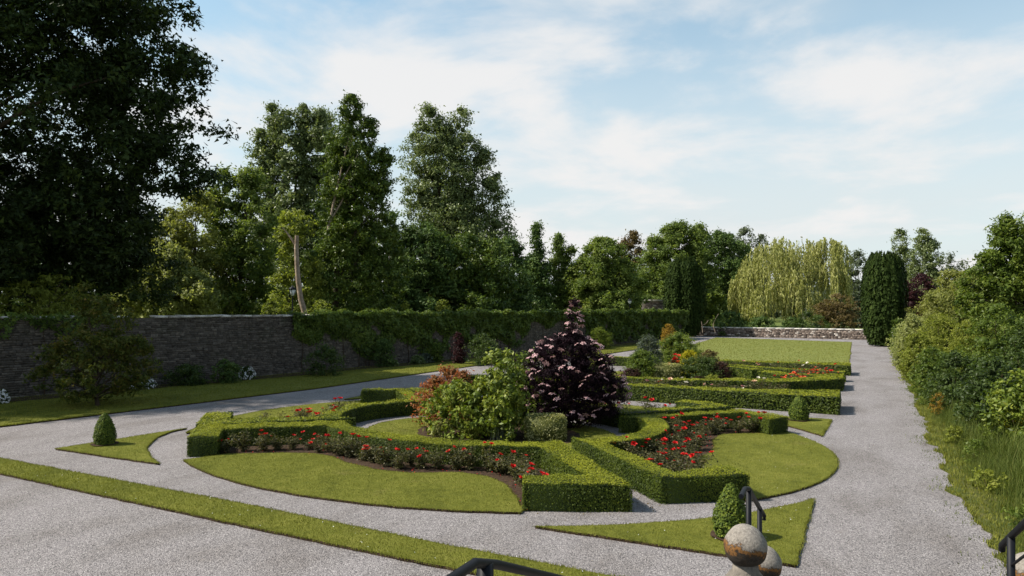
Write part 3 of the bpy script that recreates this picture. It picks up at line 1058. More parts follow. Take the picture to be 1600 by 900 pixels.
# ---- the big shaded tree on the left, behind the wall
tree('beech_tree', -110, 36.5, [(20, -330, 120, 380, 'round'), (40, -60, 440, 400, 'round'), (215, -90, 170, 190, 'round'), (262, 70, 300, 165, 'round'),
                            (165, 170, 400, 175, 'round'), (-120, -200, 430, 380, 'round'), (110, -200, 120, 330, 'round'), (90, 60, 445, 220, 'round', 4), (60, 230, 480, 250, 'dome', 3), (-40, 250, 485, 260, 'dome', 2), (130, 300, 470, 130, 'dome', 5), (-230, -220, 400, 380, 'round', -4), (-370, -200, 390, 400, 'round', -7), (-480, -120, 380, 420, 'round', -10)],  # leftmost lobes are out of frame, added to shade the lawn by the wall
     'beech', 265000, 0.29, 1.1, 'huge dark broadleaf tree filling the top left corner behind the wall', trunk_r=0.6, k_limb=22, seed=1, core=0.0, fill=0.9)
tree('maple_tree', 55, 35.5, [(40, 440, 520, 150, 'dome'), (85, 428, 500, 90, 'dome'), (0, 450, 540, 110, 'dome')], 'lime', 6000, 0.20, 0.5,
     'low light-green layered branches reaching over the wall at the left edge', seed=2, trunk_r=0.12, squash=0.35, fill=0.7)
# sapling on the left lawn
tree('ornamental_tree', 153, ground(153, 636)[1] * 0 + 28.4, [(150, 520, 625, 175, 'round'), (160, 462, 580, 110, 'dome'), (105, 545, 605, 100, 'round'), (128, 440, 520, 26, 'cone'), (205, 530, 600, 90, 'round')],
     'sapling', 14000, 0.15, 0.42, 'young bronze-green tree standing on the shaded lawn in front of the wall', trunk_r=0.07, k_limb=40, seed=3, fill=0.55, var0=0.42)

tree('dark_tree', 150, 76, [(95, 300, 500, 170, 'dome'), (178, 385, 500, 70, 'dome'), (20, 330, 500, 140, 'dome')], 'dark', 22000, 0.42, 1.2, 'dim dark tree glimpsed below the branches of the huge left tree', seed=40, trunk_r=0.3, core=0.3)
# ---- belt of trees behind the wall
tree('willow_tree', 240, 58, [(238, 395, 500, 80, 'dome'), (270, 385, 500, 80, 'dome'), (300, 425, 500, 80, 'dome'), (208, 425, 500, 44, 'dome')], 'paleolive', 26000, 0.30, 0.8,
     'pale grey-green bushy tree just right of the huge dark tree', seed=4, trunk_r=0.25, droop=1.2, core=0.3)
tree('ash_tree', 305, 62, [(305, 296, 500, 90, 'dome'), (265, 325, 500, 80, 'dome'), (235, 370, 500, 60, 'dome')], 'olive', 25500, 0.32, 0.95, 'olive-green tree left of the tall belt, rising behind the wall', seed=5, trunk_r=0.3, k_limb=34, core=0.1)
tree('ash_tree', 365, 66, [(355, 265, 505, 90, 'dome'), (325, 300, 480, 70, 'dome'), (390, 262, 500, 90, 'dome'), (340, 268, 400, 30, 'spire')], 'ash', 28500, 0.33, 1.0, 'mid-green tree with thin dark stems beside the olive tree behind the wall', seed=6, trunk_r=0.32, k_limb=40, core=0.1)
tree('poplar_tree', 440, 84, [(448, 172, 430, 110, 'dome'), (425, 165, 330, 52, 'spire'), (408, 205, 430, 66, 'dome'), (475, 164, 400, 72, 'spire'), (500, 172, 420, 70, 'dome')], 'poplar', 46000, 0.40, 1.2,
     'tall broad poplar with several pointed tops behind the wall', seed=7, trunk_r=0.5, core=0.15)
tree('poplar_tree', 510, 88, [(512, 178, 430, 70, 'dome'), (545, 200, 480, 90, 'dome')], 'poplar', 19500, 0.42, 1.3,
     'poplar top showing between the broad poplar and the leaning ivy-clad tree', seed=8, trunk_r=0.4, core=0.15)
tree('ivy_clad_tree', 515, 56, [(548, 152, 340, 78, 'dome'), (528, 225, 420, 80, 'dome'), (575, 190, 330, 70, 'dome'), (600, 235, 300, 40, 'round'), (560, 270, 420, 110, 'dome'), (535, 360, 500, 120, 'dome'), (585, 330, 500, 110, 'dome', 2), (500, 400, 500, 70, 'dome', -2)],
     'ivy', 51000, 0.28, 0.75, 'tall ragged tree clad in ivy with bare leaning limbs', seed=9, trunk_r=0.36, k_limb=30, fill=0.75, core=0.2, var0=0.5)
# the bare forked limb in front of that tree
def bare_limb(parent_loc, d, pts_px, r0, r1, parts):
    P = []
    for (x, y) in pts_px:
        gx, gy = plan(x, d)
        P.append((gx - parent_loc[0], gy - parent_loc[1], zat(y, d)))
    add_tube(parts, P, np.linspace(r0, r1, len(P)), 8)


ic = [o for o in COL.objects if o.name.startswith('ivy_clad_tree')][0]
tp = []
bare_limb(ic.location, 54.6, [(512, 362), (516, 345), (521, 318), (527, 292), (534, 262), (541, 232), (545, 212)], 0.12, 0.03, tp)
bare_limb(ic.location, 54.6, [(516, 345), (530, 322), (541, 300), (548, 278), (556, 262)], 0.08, 0.02, tp)
bare_limb(ic.location, 54.6, [(523, 312), (533, 285), (548, 258), (560, 240)], 0.06, 0.02, tp)
bare_limb(ic.location, 54.6, [(545, 290), (556, 296), (566, 300)], 0.06, 0.02, tp)
obj('branch', np_mesh('bare_limb', tp, [M['pale_bark']]), ic, smooth=True)
# pale broken trunk
bx, by = plan(478, 50)
root = empty('broken_trunk_tree', (bx, by, 0), 'pale bare trunk with a tuft of ivy, standing behind the wall beside the lamp', 'tree')
tp = []
bare_limb(root.location, 50, [(481, 540), (477, 492), (470, 468), (466, 440), (464, 412), (463, 385), (464, 368)], 0.22, 0.14, tp)
bare_limb(root.location, 50, [(463, 385), (456, 374), (447, 362), (441, 355)], 0.10, 0.03, tp)
obj('trunk', np_mesh('broken_trunk', tp, [M['pale_bark']]), root, smooth=True)
rng = np.random.default_rng(77)
lob = []
for (x, y0, y1, w) in [(458, 330, 378, 60), (448, 380, 440, 34), (440, 430, 495, 44), (486, 400, 500, 34)]:
    gx, gy = plan(x, 52.4)
    lob.append((gx - bx, gy - by, zat(y1, 52.4), zat(y0, 52.4), w / 2 * 52.4 / FPX, 'round'))
C, Rr, Nn = clump_points(lob, 0.55, rng, 0.9)
v, f, var = clump_leaves(C, Rr, Nn, 6500, 0.24, 0.17, rng, var0=0.58)
obj('crown', np_mesh('tuft', [(v, f, var, 0)], [M['lime']]), root)

tree('poplar_tree', 705, 82, [(670, 168, 400, 84, 'dome'), (692, 184, 400, 90, 'dome'), (720, 170, 400, 78, 'dome'), (748, 222, 420, 86, 'dome'), (775, 272, 440, 62, 'dome'), (650, 205, 330, 50, 'round'), (690, 200, 400, 100, 'dome'), (720, 300, 500, 165, 'dome')], 'poplar', 63000, 0.36, 1.2,
     'twin-topped silvery poplar standing highest right of the gap in the trees', seed=10, trunk_r=0.55, k_limb=50, fill=0.95, core=0.12)
tree('dark_tree', 610, 66, [(610, 335, 500, 110, 'dome'), (560, 390, 505, 100, 'dome')], 'dark', 25500, 0.34, 1.0, 'dark round tree in the low mass under the leaning ivy-clad tree', seed=11, trunk_r=0.35, core=0.4)
tree('dark_tree', 665, 66, [(660, 352, 505, 120, 'dome')], 'dark', 22500, 0.34, 1.0, 'dark round tree below the gap between the tall trees', seed=12, trunk_r=0.35, core=0.4)
tree('dark_tree', 730, 68, [(725, 368, 505, 130, 'dome'), (765, 380, 505, 90, 'dome')], 'ivy', 28500, 0.34, 1.0, 'dark green tree under the twin-topped poplar', seed=13, trunk_r=0.35, core=0.4, var0=0.38)
tree('dark_tree', 795, 72, [(795, 375, 510, 80, 'dome')], 'dark', 16500, 0.34, 1.0, 'darkest narrow tree at the right foot of the twin-topped poplar', seed=14, trunk_r=0.3, core=0.4)
tree('oak_tree', 840, 98, [(838, 352, 500, 44, 'spire'), (835, 400, 510, 70, 'dome')], 'dark', 18000, 0.42, 1.1, 'slim dark pointed tree standing in the dip of the skyline', seed=15, trunk_r=0.3, core=0.3)
tree('oak_tree', 875, 100, [(873, 368, 505, 50, 'spire'), (890, 388, 505, 50, 'dome')], 'ash', 16500, 0.40, 1.1, 'thin dark tree just right of the slim pointed one', seed=16, trunk_r=0.3, core=0.2, var0=0.3)
tree('cherry_tree', 942, 98, [(942, 372, 500, 112, 'dome'), (905, 412, 505, 70, 'dome'), (978, 412, 505, 70, 'dome'), (925, 385, 500, 80, 'dome'), (960, 385, 500, 80, 'dome')], 'ash', 52000, 0.40, 1.1, 'broad rounded green tree behind the ivy wall near the second lamp', seed=17, trunk_r=0.35, core=0.4)
tree('birch_tree', 990, 135, [(990, 363, 500, 44, 'dome'), (975, 372, 500, 30, 'dome')], 'tan', 12000, 0.5, 1.2, 'yellowish pale tree between two rounded green ones', seed=18, trunk_r=0.3, core=0.2)
tree('oak_tree', 1065, 128, [(1062, 350, 500, 110, 'dome'), (1092, 354, 500, 70, 'dome'), (1022, 372, 505, 70, 'dome'), (1045, 356, 505, 80, 'dome')], 'ash', 60000, 0.5, 1.5, 'large rounded tree rising behind the left clipped yew', seed=19, trunk_r=0.5, core=0.4, var0=0.36)
tree('oak_tree', 1130, 140, [(1125, 362, 505, 90, 'dome'), (1100, 366, 505, 70, 'dome'), (1155, 378, 505, 60, 'dome')], 'dark', 34000, 0.5, 1.4, 'dark tree between the left yew and the weeping willow', seed=20, trunk_r=0.4, core=0.4, var0=0.6)
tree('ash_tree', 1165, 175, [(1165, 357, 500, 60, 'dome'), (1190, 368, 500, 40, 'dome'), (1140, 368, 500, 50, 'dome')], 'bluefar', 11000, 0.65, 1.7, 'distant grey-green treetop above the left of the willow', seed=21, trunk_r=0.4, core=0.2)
tree('poplar_tree', 1408, 185, [(1408, 356, 500, 40, 'dome'), (1408, 390, 500, 46, 'dome')], 'poplar', 11000, 0.6, 1.4, 'slender distant poplar just behind the right yew', seed=22, trunk_r=0.35, core=0.1)
tree('poplar_tree', 1444, 178, [(1442, 358, 500, 52, 'dome'), (1452, 372, 500, 56, 'dome')], 'poplar', 16000, 0.6, 1.4, 'fuller distant poplar between the right yew and the blue-grey tree', seed=23, trunk_r=0.4, core=0.1, var0=0.55)
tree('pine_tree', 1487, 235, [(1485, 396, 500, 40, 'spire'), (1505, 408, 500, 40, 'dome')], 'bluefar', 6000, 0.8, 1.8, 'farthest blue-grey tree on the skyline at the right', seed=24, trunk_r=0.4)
tree('copper_beech_tree', 1440, 122, [(1440, 430, 510, 66, 'dome'), (1415, 440, 510, 40, 'dome')], 'copper', 10000, 0.42, 1.1, 'dark purple-leaved tree to the right of the right yew', seed=25, trunk_r=0.3, core=0.4)
tree('maple_tree', 1312, 108, [(1312, 460, 500, 58, 'dome'), (1290, 470, 500, 40, 'dome')], 'tan', 6500, 0.34, 0.8, 'small tan-green spreading tree between the willow and the right yew', seed=26, trunk_r=0.18, squash=0.5)
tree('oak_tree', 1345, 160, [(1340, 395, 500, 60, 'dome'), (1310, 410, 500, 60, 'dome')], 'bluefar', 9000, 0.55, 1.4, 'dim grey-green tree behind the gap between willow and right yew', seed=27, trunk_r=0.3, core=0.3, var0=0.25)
# trees over the right border
tree('elm_tree', 1575, 37, [(1572, 342, 470, 90, 'spire'), (1545, 400, 500, 90, 'dome'), (1600, 370, 500, 120, 'dome'), (1640, 320, 500, 120, 'dome')], 'shrub', 45000, 0.19, 0.55, 'tall loose green tree at the right edge above the shrub border', seed=28, trunk_r=0.2, k_limb=50, fill=0.7, core=0.1)
tree('birch_tree', 1490, 72, [(1488, 425, 520, 60, 'dome'), (1465, 455, 520, 60, 'dome')], 'olive', 11000, 0.30, 0.8, 'yellow-green drooping tree behind the right shrub border', seed=29, trunk_r=0.2, core=0.2, droop=1.0, var0=0.6)
tree('hazel_tree', 1520, 56, [(1520, 425, 540, 80, 'dome'), (1470, 462, 540, 90, 'dome')], 'olive', 12000, 0.24, 0.7, 'olive bushy tree standing behind the pale right-hand shrubs', seed=30, trunk_r=0.15, core=0.2, var0=0.35)


# weeping willow beyond the low wall
def weeping(px, d, label, seed):
    rng = np.random.default_rng(seed)
    bx, by = plan(px, d)
    s = d / FPX
    root = empty('weeping_willow', (bx, by, 0), label, 'tree')
    P, Ax, Vr = [], [], []
    domes = [  # px, ytop, y hem, half width px, depth shift, strands
        (1200, 378, 508, 52, 0, 190), (1165, 415, 512, 30, -2, 110), (1240, 365, 470, 55, 2, 190), (1288, 372, 470, 42, 0, 150), (1225, 420, 510, 36, -4, 120),
        (1180, 440, 512, 34, -5, 110), (1285, 408, 498, 26, -4, 90), (1250, 455, 512, 22, -5, 80), (1262, 380, 440, 60, 3, 120), (1300, 372, 430, 34, 1, 90), (1150, 425, 500, 14, -1, 40)]
    tops = []
    for (dx, y0, y1, hw, sh, ns_) in domes:
        lx, ly = plan(dx, d)
        lx += AWAY[0] * sh - bx
        ly += AWAY[1] * sh - by
        z1, z0 = zat(y0, d), max(0.3, zat(y1, d))
        rad = hw * s
        tops.append((lx, ly, z1 - 0.8))
        ntr = max(6, ns_ // 7)
        tra = rng.uniform(0, 2 * math.pi, ntr)
        tru = np.sqrt(rng.uniform(0.02, 1, ntr))
        trl = rng.uniform(0.6, 1.0, ntr)
        for k in range(int(ns_ * 1.9)):
            tr = rng.integers(ntr)
            a = tra[tr] + rng.normal(0, 0.16)
            u = min(1.0, max(0.05, tru[tr] + rng.normal(0, 0.09)))
            zs = z1 - (1 - math.sqrt(max(0, 1 - u * u * 0.92))) * (z1 - z0) * 0.75
            zs -= rng.uniform(0, 0.8)
            ln_ = (zs - z0) * rng.uniform(0.55, 0.98) * trl[tr] * (0.35 + 0.65 * u)
            m = max(4, int(ln_ / 0.26))
            tt = np.linspace(0, 1, m)
            out = 0.35 * np.sin(tt * 1.6)
            x = lx + math.cos(a) * (u * rad + out) + rng.normal(0, 0.08, m)
            y = ly + math.sin(a) * (u * rad + out) + rng.normal(0, 0.08, m)
            z = zs - tt * ln_ + 0.35 * np.sin(np.minimum(1, tt * 5) * math.pi) * (1 - tt)
            P.append(np.column_stack([x, y, z]))
            Ax.append(np.column_stack([rng.normal(0, 0.25, m) + math.cos(a) * 0.2, rng.normal(0, 0.25, m) + math.sin(a) * 0.2, -np.ones(m)]))
            Vr.append(np.clip(rng.normal(0.5, 0.16) + rng.normal(0, 0.14, m), 0, 1))
    P, Ax, Vr = np.concatenate(P), np.concatenate(Ax), np.concatenate(Vr)
    N = np.column_stack([rng.normal(0, 1, (len(P), 2)), rng.normal(0.1, 0.25, len(P))])
    v, f = leaves(P, N, 0.58, 0.19, rng, axis=Ax, tri=True)
    obj('crown', np_mesh('willow_crown', [(v, f, Vr, 0)], [M['willow']]), root)
    tp = []
    limbs(tp, (0, 0, -0.1), (0.5, 0, 9), 0.6, None, 0, rng)
    for t in tops:
        q = np.linspace(0, 1, 6)[:, None]
        st = np.array((0.1, 0, 4.0))
        e = np.array(t)
        add_tube(tp, st + (e - st) * q + np.array((0, 0, 1.2)) * np.sin(q * math.pi), np.linspace(0.3, 0.05, 6), 6)
    obj('trunk', np_mesh('willow_trunk', tp, [M['bark']]), root, smooth=True)


weeping(1240, 122, 'pale yellow-green weeping willow beyond the low stone wall', 501)


# clipped Irish yews
def yew(px, py, w_px, ytop, label, seed, n=26000):
    rng = np.random.default_rng(seed)
    bx, by = ground(px, py)
    d = depth(bx, by)
    H = zat(ytop, d)
    rad = w_px * d / FPX / 2
    root = empty('yew_tree', (bx, by, 0), label, 'tree', 'pair of columnar yews by the low wall')
    prof = lambda t: 0.70 + 0.30 * np.sin(np.clip(t, 0, 1) * math.pi * 0.9 + 0.1) - 0.18 * np.clip((t - 0.8) / 0.2, 0, 1) ** 2 - 0.12 * np.clip((0.15 - t) / 0.15, 0, 1)
    npl = 64
    pa = rng.uniform(0, 2 * math.pi, npl)
    ptop = H * rng.uniform(0.86, 1.0, npl)
    ppr = rng.uniform(0.75, 1.0, npl)
    i = rng.integers(0, npl, n)
    t = rng.uniform(0.0, 1, n) ** 0.9
    z = 0.25 + t * (ptop[i] - 0.25)
    tz = z / H
    taper = np.clip((1 - t) / 0.18, 0.12, 1) ** 0.6
    wob = 0.10 * np.sin(z * 2.0 + i)
    rr = rad * prof(tz) * ppr[i]
    loc_a = rng.uniform(0, 2 * math.pi, n)
    loc_r = 0.17 * rad * taper * rng.uniform(0.5, 1.0, n)
    x = np.cos(pa[i] + wob * 0.3) * (rr - 0.12 * rad) + np.cos(loc_a) * loc_r
    y = np.sin(pa[i] + wob * 0.3) * (rr - 0.12 * rad) + np.sin(loc_a) * loc_r
    P = np.column_stack([x, y, z])
    N = np.column_stack([np.cos(loc_a) + 0.5 * np.cos(pa[i]), np.sin(loc_a) + 0.5 * np.sin(pa[i]), rng.normal(0.2, 0.3, n)]) + rng.normal(0, 0.3, (n, 3))
    Ax = np.column_stack([rng.normal(0, 0.3, (n, 2)), np.ones(n)])
    v, f = leaves(P, N, 0.42, 0.20, rng, axis=Ax, tri=True)
    var = np.clip(0.45 + 0.15 * np.sin(i * 1.7) + rng.normal(0, 0.18, n), 0, 1)
    parts = [(v, f, var, 0)]
    # dense heart
    tt = np.linspace(0.02, 0.93, 9)
    lathe(parts, [(rad * prof(q) * 0.74, q * H) for q in tt] + [(0.02, H * 0.95)], 14, var=0.1)
    obj('crown', np_mesh('yew_crown', parts, [M['yew']]), root)
    tp = []
    add_tube(tp, [(0, 0, -0.1), (0.05, 0, 0.5), (0, 0.05, 1.2)], [0.4, 0.33, 0.3], 8)
    obj('trunk', np_mesh('yew_trunk', tp, [M['bark']]), root, smooth=True)


yew(1070, 526, 68, 402, 'dark columnar yew at the left end of the low wall, beside the ivy', 61)
yew(1381, 541, 68, 392, 'dark columnar yew at the right end of the low wall, beside the path', 62)


# far wood and field hedges: one mass on the horizon
rng = np.random.default_rng(88)
parts = []
C, Rr = [], []
for k in range(520):
    ang = rng.uniform(-62, 22)
    dd = rng.uniform(240, 420)
    x, y = math.sin(R(ang)) * dd, math.cos(R(ang)) * dd
    hh = rng.uniform(5, 15) * (1.0 if -40 < ang < 5 else 0.9)
    for q in range(3):
        C.append((x + rng.normal(0, 3), y + rng.normal(0, 3), hh * rng.uniform(0.25, 0.85)))
        Rr.append(hh * rng.uniform(0.25, 0.42))
C, Rr = np.array(C), np.array(Rr)
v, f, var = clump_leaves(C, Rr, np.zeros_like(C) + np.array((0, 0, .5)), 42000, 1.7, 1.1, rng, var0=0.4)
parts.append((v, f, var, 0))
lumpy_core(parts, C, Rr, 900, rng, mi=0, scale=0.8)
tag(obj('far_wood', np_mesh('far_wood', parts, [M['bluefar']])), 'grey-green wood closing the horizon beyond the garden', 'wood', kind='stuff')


# ================================================================== SHRUBS
def shrub(name, x, y, lobes, leaf_key, n, L, rc, label, cat='shrub', group=None, seed=0, ratio=0.55, core=0.35, fill=1.0, droop=0.2, squash=0.8, var0=0.45, stems=10, stem_r=0.03, bias=0.55):
    """lobes: (dx, dy, z0, z1, radius, profile) in metres"""
    rng = np.random.default_rng(2000 + seed)
    root = empty(name, (x, y, 0), label, cat, group)
    C, Rr, Nn = clump_points(lobes, rc, rng, fill)
    v, f, var = clump_leaves(C, Rr, Nn, n, L, L * ratio, rng, squash=squash, droop=droop, var0=var0, bias=bias, tri=L < 0.11 or math.hypot(x, y) > 30)
    parts = [(v, f, var, 0)]
    if core:
        lumpy_core(parts, C, Rr, int(len(C) * core), rng, mi=0, scale=0.7, inner=np.hypot(Nn[:, 0], Nn[:, 1]) < 0.55)
    obj('foliage', np_mesh(name + '_foliage', parts, [M[leaf_key]]), root)
    tp = []
    for k in range(stems):
        i = rng.integers(len(C))
        e = C[i]
        b = np.array((e[0] * 0.15 + rng.normal(0, 0.05), e[1] * 0.15 + rng.normal(0, 0.05), -0.05))
        q = np.linspace(0, 1, 4)[:, None]
        add_tube(tp, b + (e - b) * q + np.column_stack([np.zeros(4), np.zeros(4), 0.1 * np.sin(q[:, 0] * 3)]), np.linspace(stem_r, stem_r * 0.3, 4), 5)
    obj('stem', np_mesh(name + '_stem', tp, [M['stem']]), root)['kind'] = 'stuff'
    return root


def R3(px, d):
    return plan(px, d)


# ---- centre of the oval
shrub('laurel_shrub', -10.55, 18.6, [(-0.75, -0.25, 0.15, 1.75, 1.15, 'dome'), (0.55, 0.35, 0.3, 2.75, 0.95, 'dome'), (-0.1, 0.0, 0.1, 1.6, 1.2, 'dome'), (0.9, -0.1, 0.1, 1.5, 0.8, 'dome')],
      'laurel', 8000, 0.16, 0.28, 'glossy yellow-green large-leaved shrub in the middle of the round bed', seed=1, ratio=0.46, fill=0.8, droop=0.7, var0=0.55)
shrub('photinia_shrub', -12.55, 19.9, [(0, 0, 0.15, 2.0, 1.0, 'dome'), (-0.35, -0.2, 0.15, 1.7, 0.8, 'dome'), (0.5, 0.1, 0.2, 1.9, 0.7, 'dome')],
      'photinia', 5000, 0.12, 0.26, 'red-bronze leaved shrub on the left of the round bed', seed=2, ratio=0.42, var0=0.5)
shrub('laurel_shrub', -10.6, 21.2, [(0.5, 0, 0.2, 2.5, 1.0, 'dome'), (-0.4, 0.2, 0.2, 2.2, 0.8, 'dome')], 'shrub', 4200, 0.13, 0.28, 'darker green shrub behind the glossy one, touching the purple elder', seed=3, ratio=0.5, var0=0.55)


def block_shrub(name, x, y, sx, sy, h, rz, leaf_key, n, L, label, seed):
    rng = np.random.default_rng(seed)
    root = empty(name, (x, y, 0), label, 'shrub')
    root.rotation_euler[2] = rz
    P = rng.uniform(-1, 1, (n, 3))
    ax = rng.integers(0, 3, n)
    sg = np.where(rng.uniform(size=n) < 0.5, -1.0, 1.0)
    for k in range(3):
        P[ax == k, k] = sg[ax == k]
    P[(ax == 2), 2] = 1
    N = np.zeros((n, 3))
    N[np.arange(n), ax] = P[np.arange(n), ax]
    q = P / np.maximum(1, (np.abs(P) ** 6).sum(1, keepdims=True) ** (1 / 6))
    q = q + rng.normal(0, 0.035, q.shape)
    W = np.column_stack([q[:, 0] * sx / 2, q[:, 1] * sy / 2, (q[:, 2] + 1) / 2 * h])
    v, f = leaves(W, N + rng.normal(0, 0.5, (n, 3)) + np.array((0, 0, .3)), L, L * 0.5, rng)
    parts = [(v, f, np.clip(rng.normal(0.5, 0.26, n), 0, 1), 0)]
    box_part(parts, (0, 0, h * 0.46), (sx * 0.9, sy * 0.9, h * 0.9), 0.0)
    obj('foliage', np_mesh(name, parts, [M[leaf_key]]), root)
    tp = []
    for k in range(4):
        add_tube(tp, [(rng.normal(0, .1), rng.normal(0, .1), -0.03), (rng.normal(0, .2), rng.normal(0, .1), h * .6)], [.025, .015], 5)
    obj('stem', np_mesh(name + '_stem', tp, [M['stem']]), root)['kind'] = 'stuff'


block_shrub('variegated_shrub', -8.55, 19.05, 1.25, 0.85, 0.82, YAW * 0.9, 'variegated', 3000, 0.06, 'cream-variegated shrub clipped to a block beside the purple elder', 33)
for (px, py, w, h, key, lab, sd) in [(690, 686, 0.8, 0.62, 'variegated', 'small rounded variegated bush at the left foot of the round bed', 4), (738, 690, 0.62, 0.5, 'shrub_yellow', 'small yellowish ball bush under the glossy shrub', 5)]:
    x, y = ground(px, py)
    shrub('ball_shrub', x, y, [(0, 0, 0.03, h, w / 2, 'round')], key, 1500, 0.055, 0.12, lab, seed=sd, var0=0.3, stems=4, stem_r=0.012)


def spiky(name, x, y, n, h, spread, key, label, cat='plant', w=0.012, seed=0, tip=None, group=None, arch=0.5):
    rng = np.random.default_rng(3000 + seed)
    root = empty(name, (x, y, 0), label, cat, group)
    v, f, var = arching(np.column_stack([rng.normal(0, spread * 0.3, (n, 2)), np.zeros(n)]), h, w, rng, arch)
    obj('foliage', np_mesh(name, [(v, f, var, 0)], [M[key]]), root)
    return root


def arching(B, h, w, rng, arch=0.5, seg=3):
    n = len(B)
    a = rng.uniform(0, 2 * np.pi, n)
    hh = h * rng.uniform(0.5, 1.2, n)
    out = hh * arch * rng.uniform(0.3, 1.2, n)
    sd = np.column_stack([-np.sin(a), np.cos(a), np.zeros(n)])
    V = np.empty((n, (seg + 1) * 2, 3))
    for k in range(seg + 1):
        t = k / seg
        c = B + np.column_stack([np.cos(a) * out * t * t, np.sin(a) * out * t * t, hh * (t - 0.25 * arch * t * t)])
        ww = w * (1 - 0.85 * t)
        V[:, 2 * k] = c - sd * ww
        V[:, 2 * k + 1] = c + sd * ww
    base = (np.arange(n) * (seg + 1) * 2)[:, None]
    F = np.concatenate([base + np.array([[2 * k, 2 * k + 1, 2 * k + 3, 2 * k + 2]]) for k in range(seg)])
    var = np.tile(np.clip(rng.normal(0.5, 0.22, n), 0, 1), seg)
    return V.reshape(-1, 3), F, var


x, y = ground(785, 690)
spiky('lavender_plant', x, y, 260, 0.55, 0.55, 'lavender', 'grey-green lavender tuft between the glossy shrub and the variegated block', w=0.006, seed=1, arch=0.35)


# purple elder with pink flower heads
def umbel_mesh():
    rng = np.random.default_rng(5)
    parts = []
    n = 34
    a = rng.uniform(0, 2 * np.pi, n)
    r = 0.085 * np.sqrt(rng.uniform(0, 1, n))
    P = np.column_stack([np.cos(a) * r, np.sin(a) * r, 0.02 - 2.2 * r * r + rng.normal(0, 0.005, n)])
    N = np.column_stack([np.cos(a) * r * 4, np.sin(a) * r * 4, np.ones(n)]) + rng.normal(0, 0.3, (n, 3))
    v, f = leaves(P, N, 0.042, 0.036, rng)
    parts.append((v, f, np.clip(rng.normal(0.5, 0.3, n), 0, 1), 0))
    add_tube(parts, [(0, 0, -0.12), (0, 0, 0.0)], [0.006, 0.004], 4, mi=1)
    return np_mesh('flower_head', parts, [M['umbel'], M['elder']])


UMB = umbel_mesh()
ex, ey = -8.75, 21.35
lob = [(0, 0, 0.1, 3.15, 1.55, 'round'), (-0.55, -0.25, 0.45, 2.75, 1.15, 'round'), (0.6, 0.3, 0.35, 2.75, 1.2, 'round'), (0.2, 0.1, 2.9, 4.3, 0.24, 'column'), (0.1, 0.05, 2.2, 3.35, 0.6, 'dome'), (1.0, 0.45, 0.5, 1.9, 0.95, 'round')]
eroot = shrub('elder_shrub', ex, ey, lob, 'elder', 42000, 0.095, 0.24, 'tall purple-black elder covered in pink flower heads', seed=6, ratio=0.34, fill=0.9, droop=0.8, stems=16, core=0.5)
rng = np.random.default_rng(44)
C, Rr, Nn = clump_points(lob, 0.2, rng, 1.0)
cand = []
tries = 0
while len(cand) < 190 and tries < 8000:
    tries += 1
    l = lob[rng.choice(6, p=[.34, .16, .18, .10, .12, .10])]
    t = rng.uniform(0.12, 0.99)
    a = rng.uniform(0, 2 * np.pi)
    rr = PROF[l[5]](np.array([t]))[0] * l[4] * 1.0
    P = np.array((l[0] + math.cos(a) * rr, l[1] + math.sin(a) * rr, l[2] + t * (l[3] - l[2])))
    ok = all(np.linalg.norm(P - c) > 0.15 for c in cand)
    for l2 in lob:   # not buried in another lobe
        t2 = (P[2] - l2[2]) / (l2[3] - l2[2])
        if l2 is not l and 0 < t2 < 1 and math.hypot(P[0] - l2[0], P[1] - l2[1]) < PROF[l2[5]](np.array([t2]))[0] * l2[4] * 0.93:
            ok = False
    if ok:
        cand.append(P)
for P in cand:
    o = bpy.data.objects.new('flower_head', UMB)
    link(o, eroot)
    o.location = P + np.array((0, 0, 0.06))
    hd = math.atan2(P[1], P[0])
    o.rotation_euler = (rng.normal(0, 0.3) - 0.45 * math.sin(hd), 0.45 * math.cos(hd), rng.uniform(0, 6))
    s_ = rng.uniform(0.85, 1.5)
    o.scale = (s_, s_, s_)

# ---- cone topiaries on the corner lawns
def topiary(x, y, h, r, label, seed, n=3200, L=0.06):
    rng = np.random.default_rng(seed)
    root = empty('topiary_bush', (x, y, 0), label, 'topiary', 'clipped topiary bushes on the corner lawns')
    t = rng.uniform(0, 1, n)
    pr = lambda t: r * (np.clip(1 - t ** 2.1, 0, 1) ** 0.75) * (0.80 + 0.2 * np.minimum(1, t / 0.25))
    a = rng.uniform(0, 2 * np.pi, n)
    rr = pr(t) * (1 + 0.05 * np.sin(5 * a + 9 * t)) + rng.normal(0, 0.012, n)
    P = np.column_stack([np.cos(a) * rr, np.sin(a) * rr, 0.06 + t * (h - 0.06)])
    N = np.column_stack([np.cos(a), np.sin(a), 0.35 + 0.5 * t]) + rng.normal(0, 0.45, (n, 3))
    v, f = leaves(P, N, L, L * 0.65, rng)
    parts = [(v, f, np.clip(rng.normal(0.5, 0.22, n), 0, 1), 0)]
    tt = np.linspace(0.0, 1.0, 9)
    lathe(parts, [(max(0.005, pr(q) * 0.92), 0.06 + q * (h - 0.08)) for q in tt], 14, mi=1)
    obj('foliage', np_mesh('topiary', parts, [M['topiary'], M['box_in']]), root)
    tp = []
    add_tube(tp, [(0, 0, 0), (0, 0, h * 0.5)], [0.03, 0.02], 6)
    obj('trunk', np_mesh('topiary_trunk', tp, [M['stem']]), root)


topiary(-2.0, 12.35, 0.98, 0.30, 'clipped egg-shaped box bush beside the handrail on the near corner lawn', 71, 4200, 0.05)
topiary(-19.84, 12.5, 0.98, 0.30, 'small clipped box cone on the left corner lawn near the wall side', 72, 3600, 0.055)
topiary(-1.95, 26.6, 0.92, 0.34, 'clipped box bush on the little corner lawn by the second parterre', 73, 2600, 0.065)

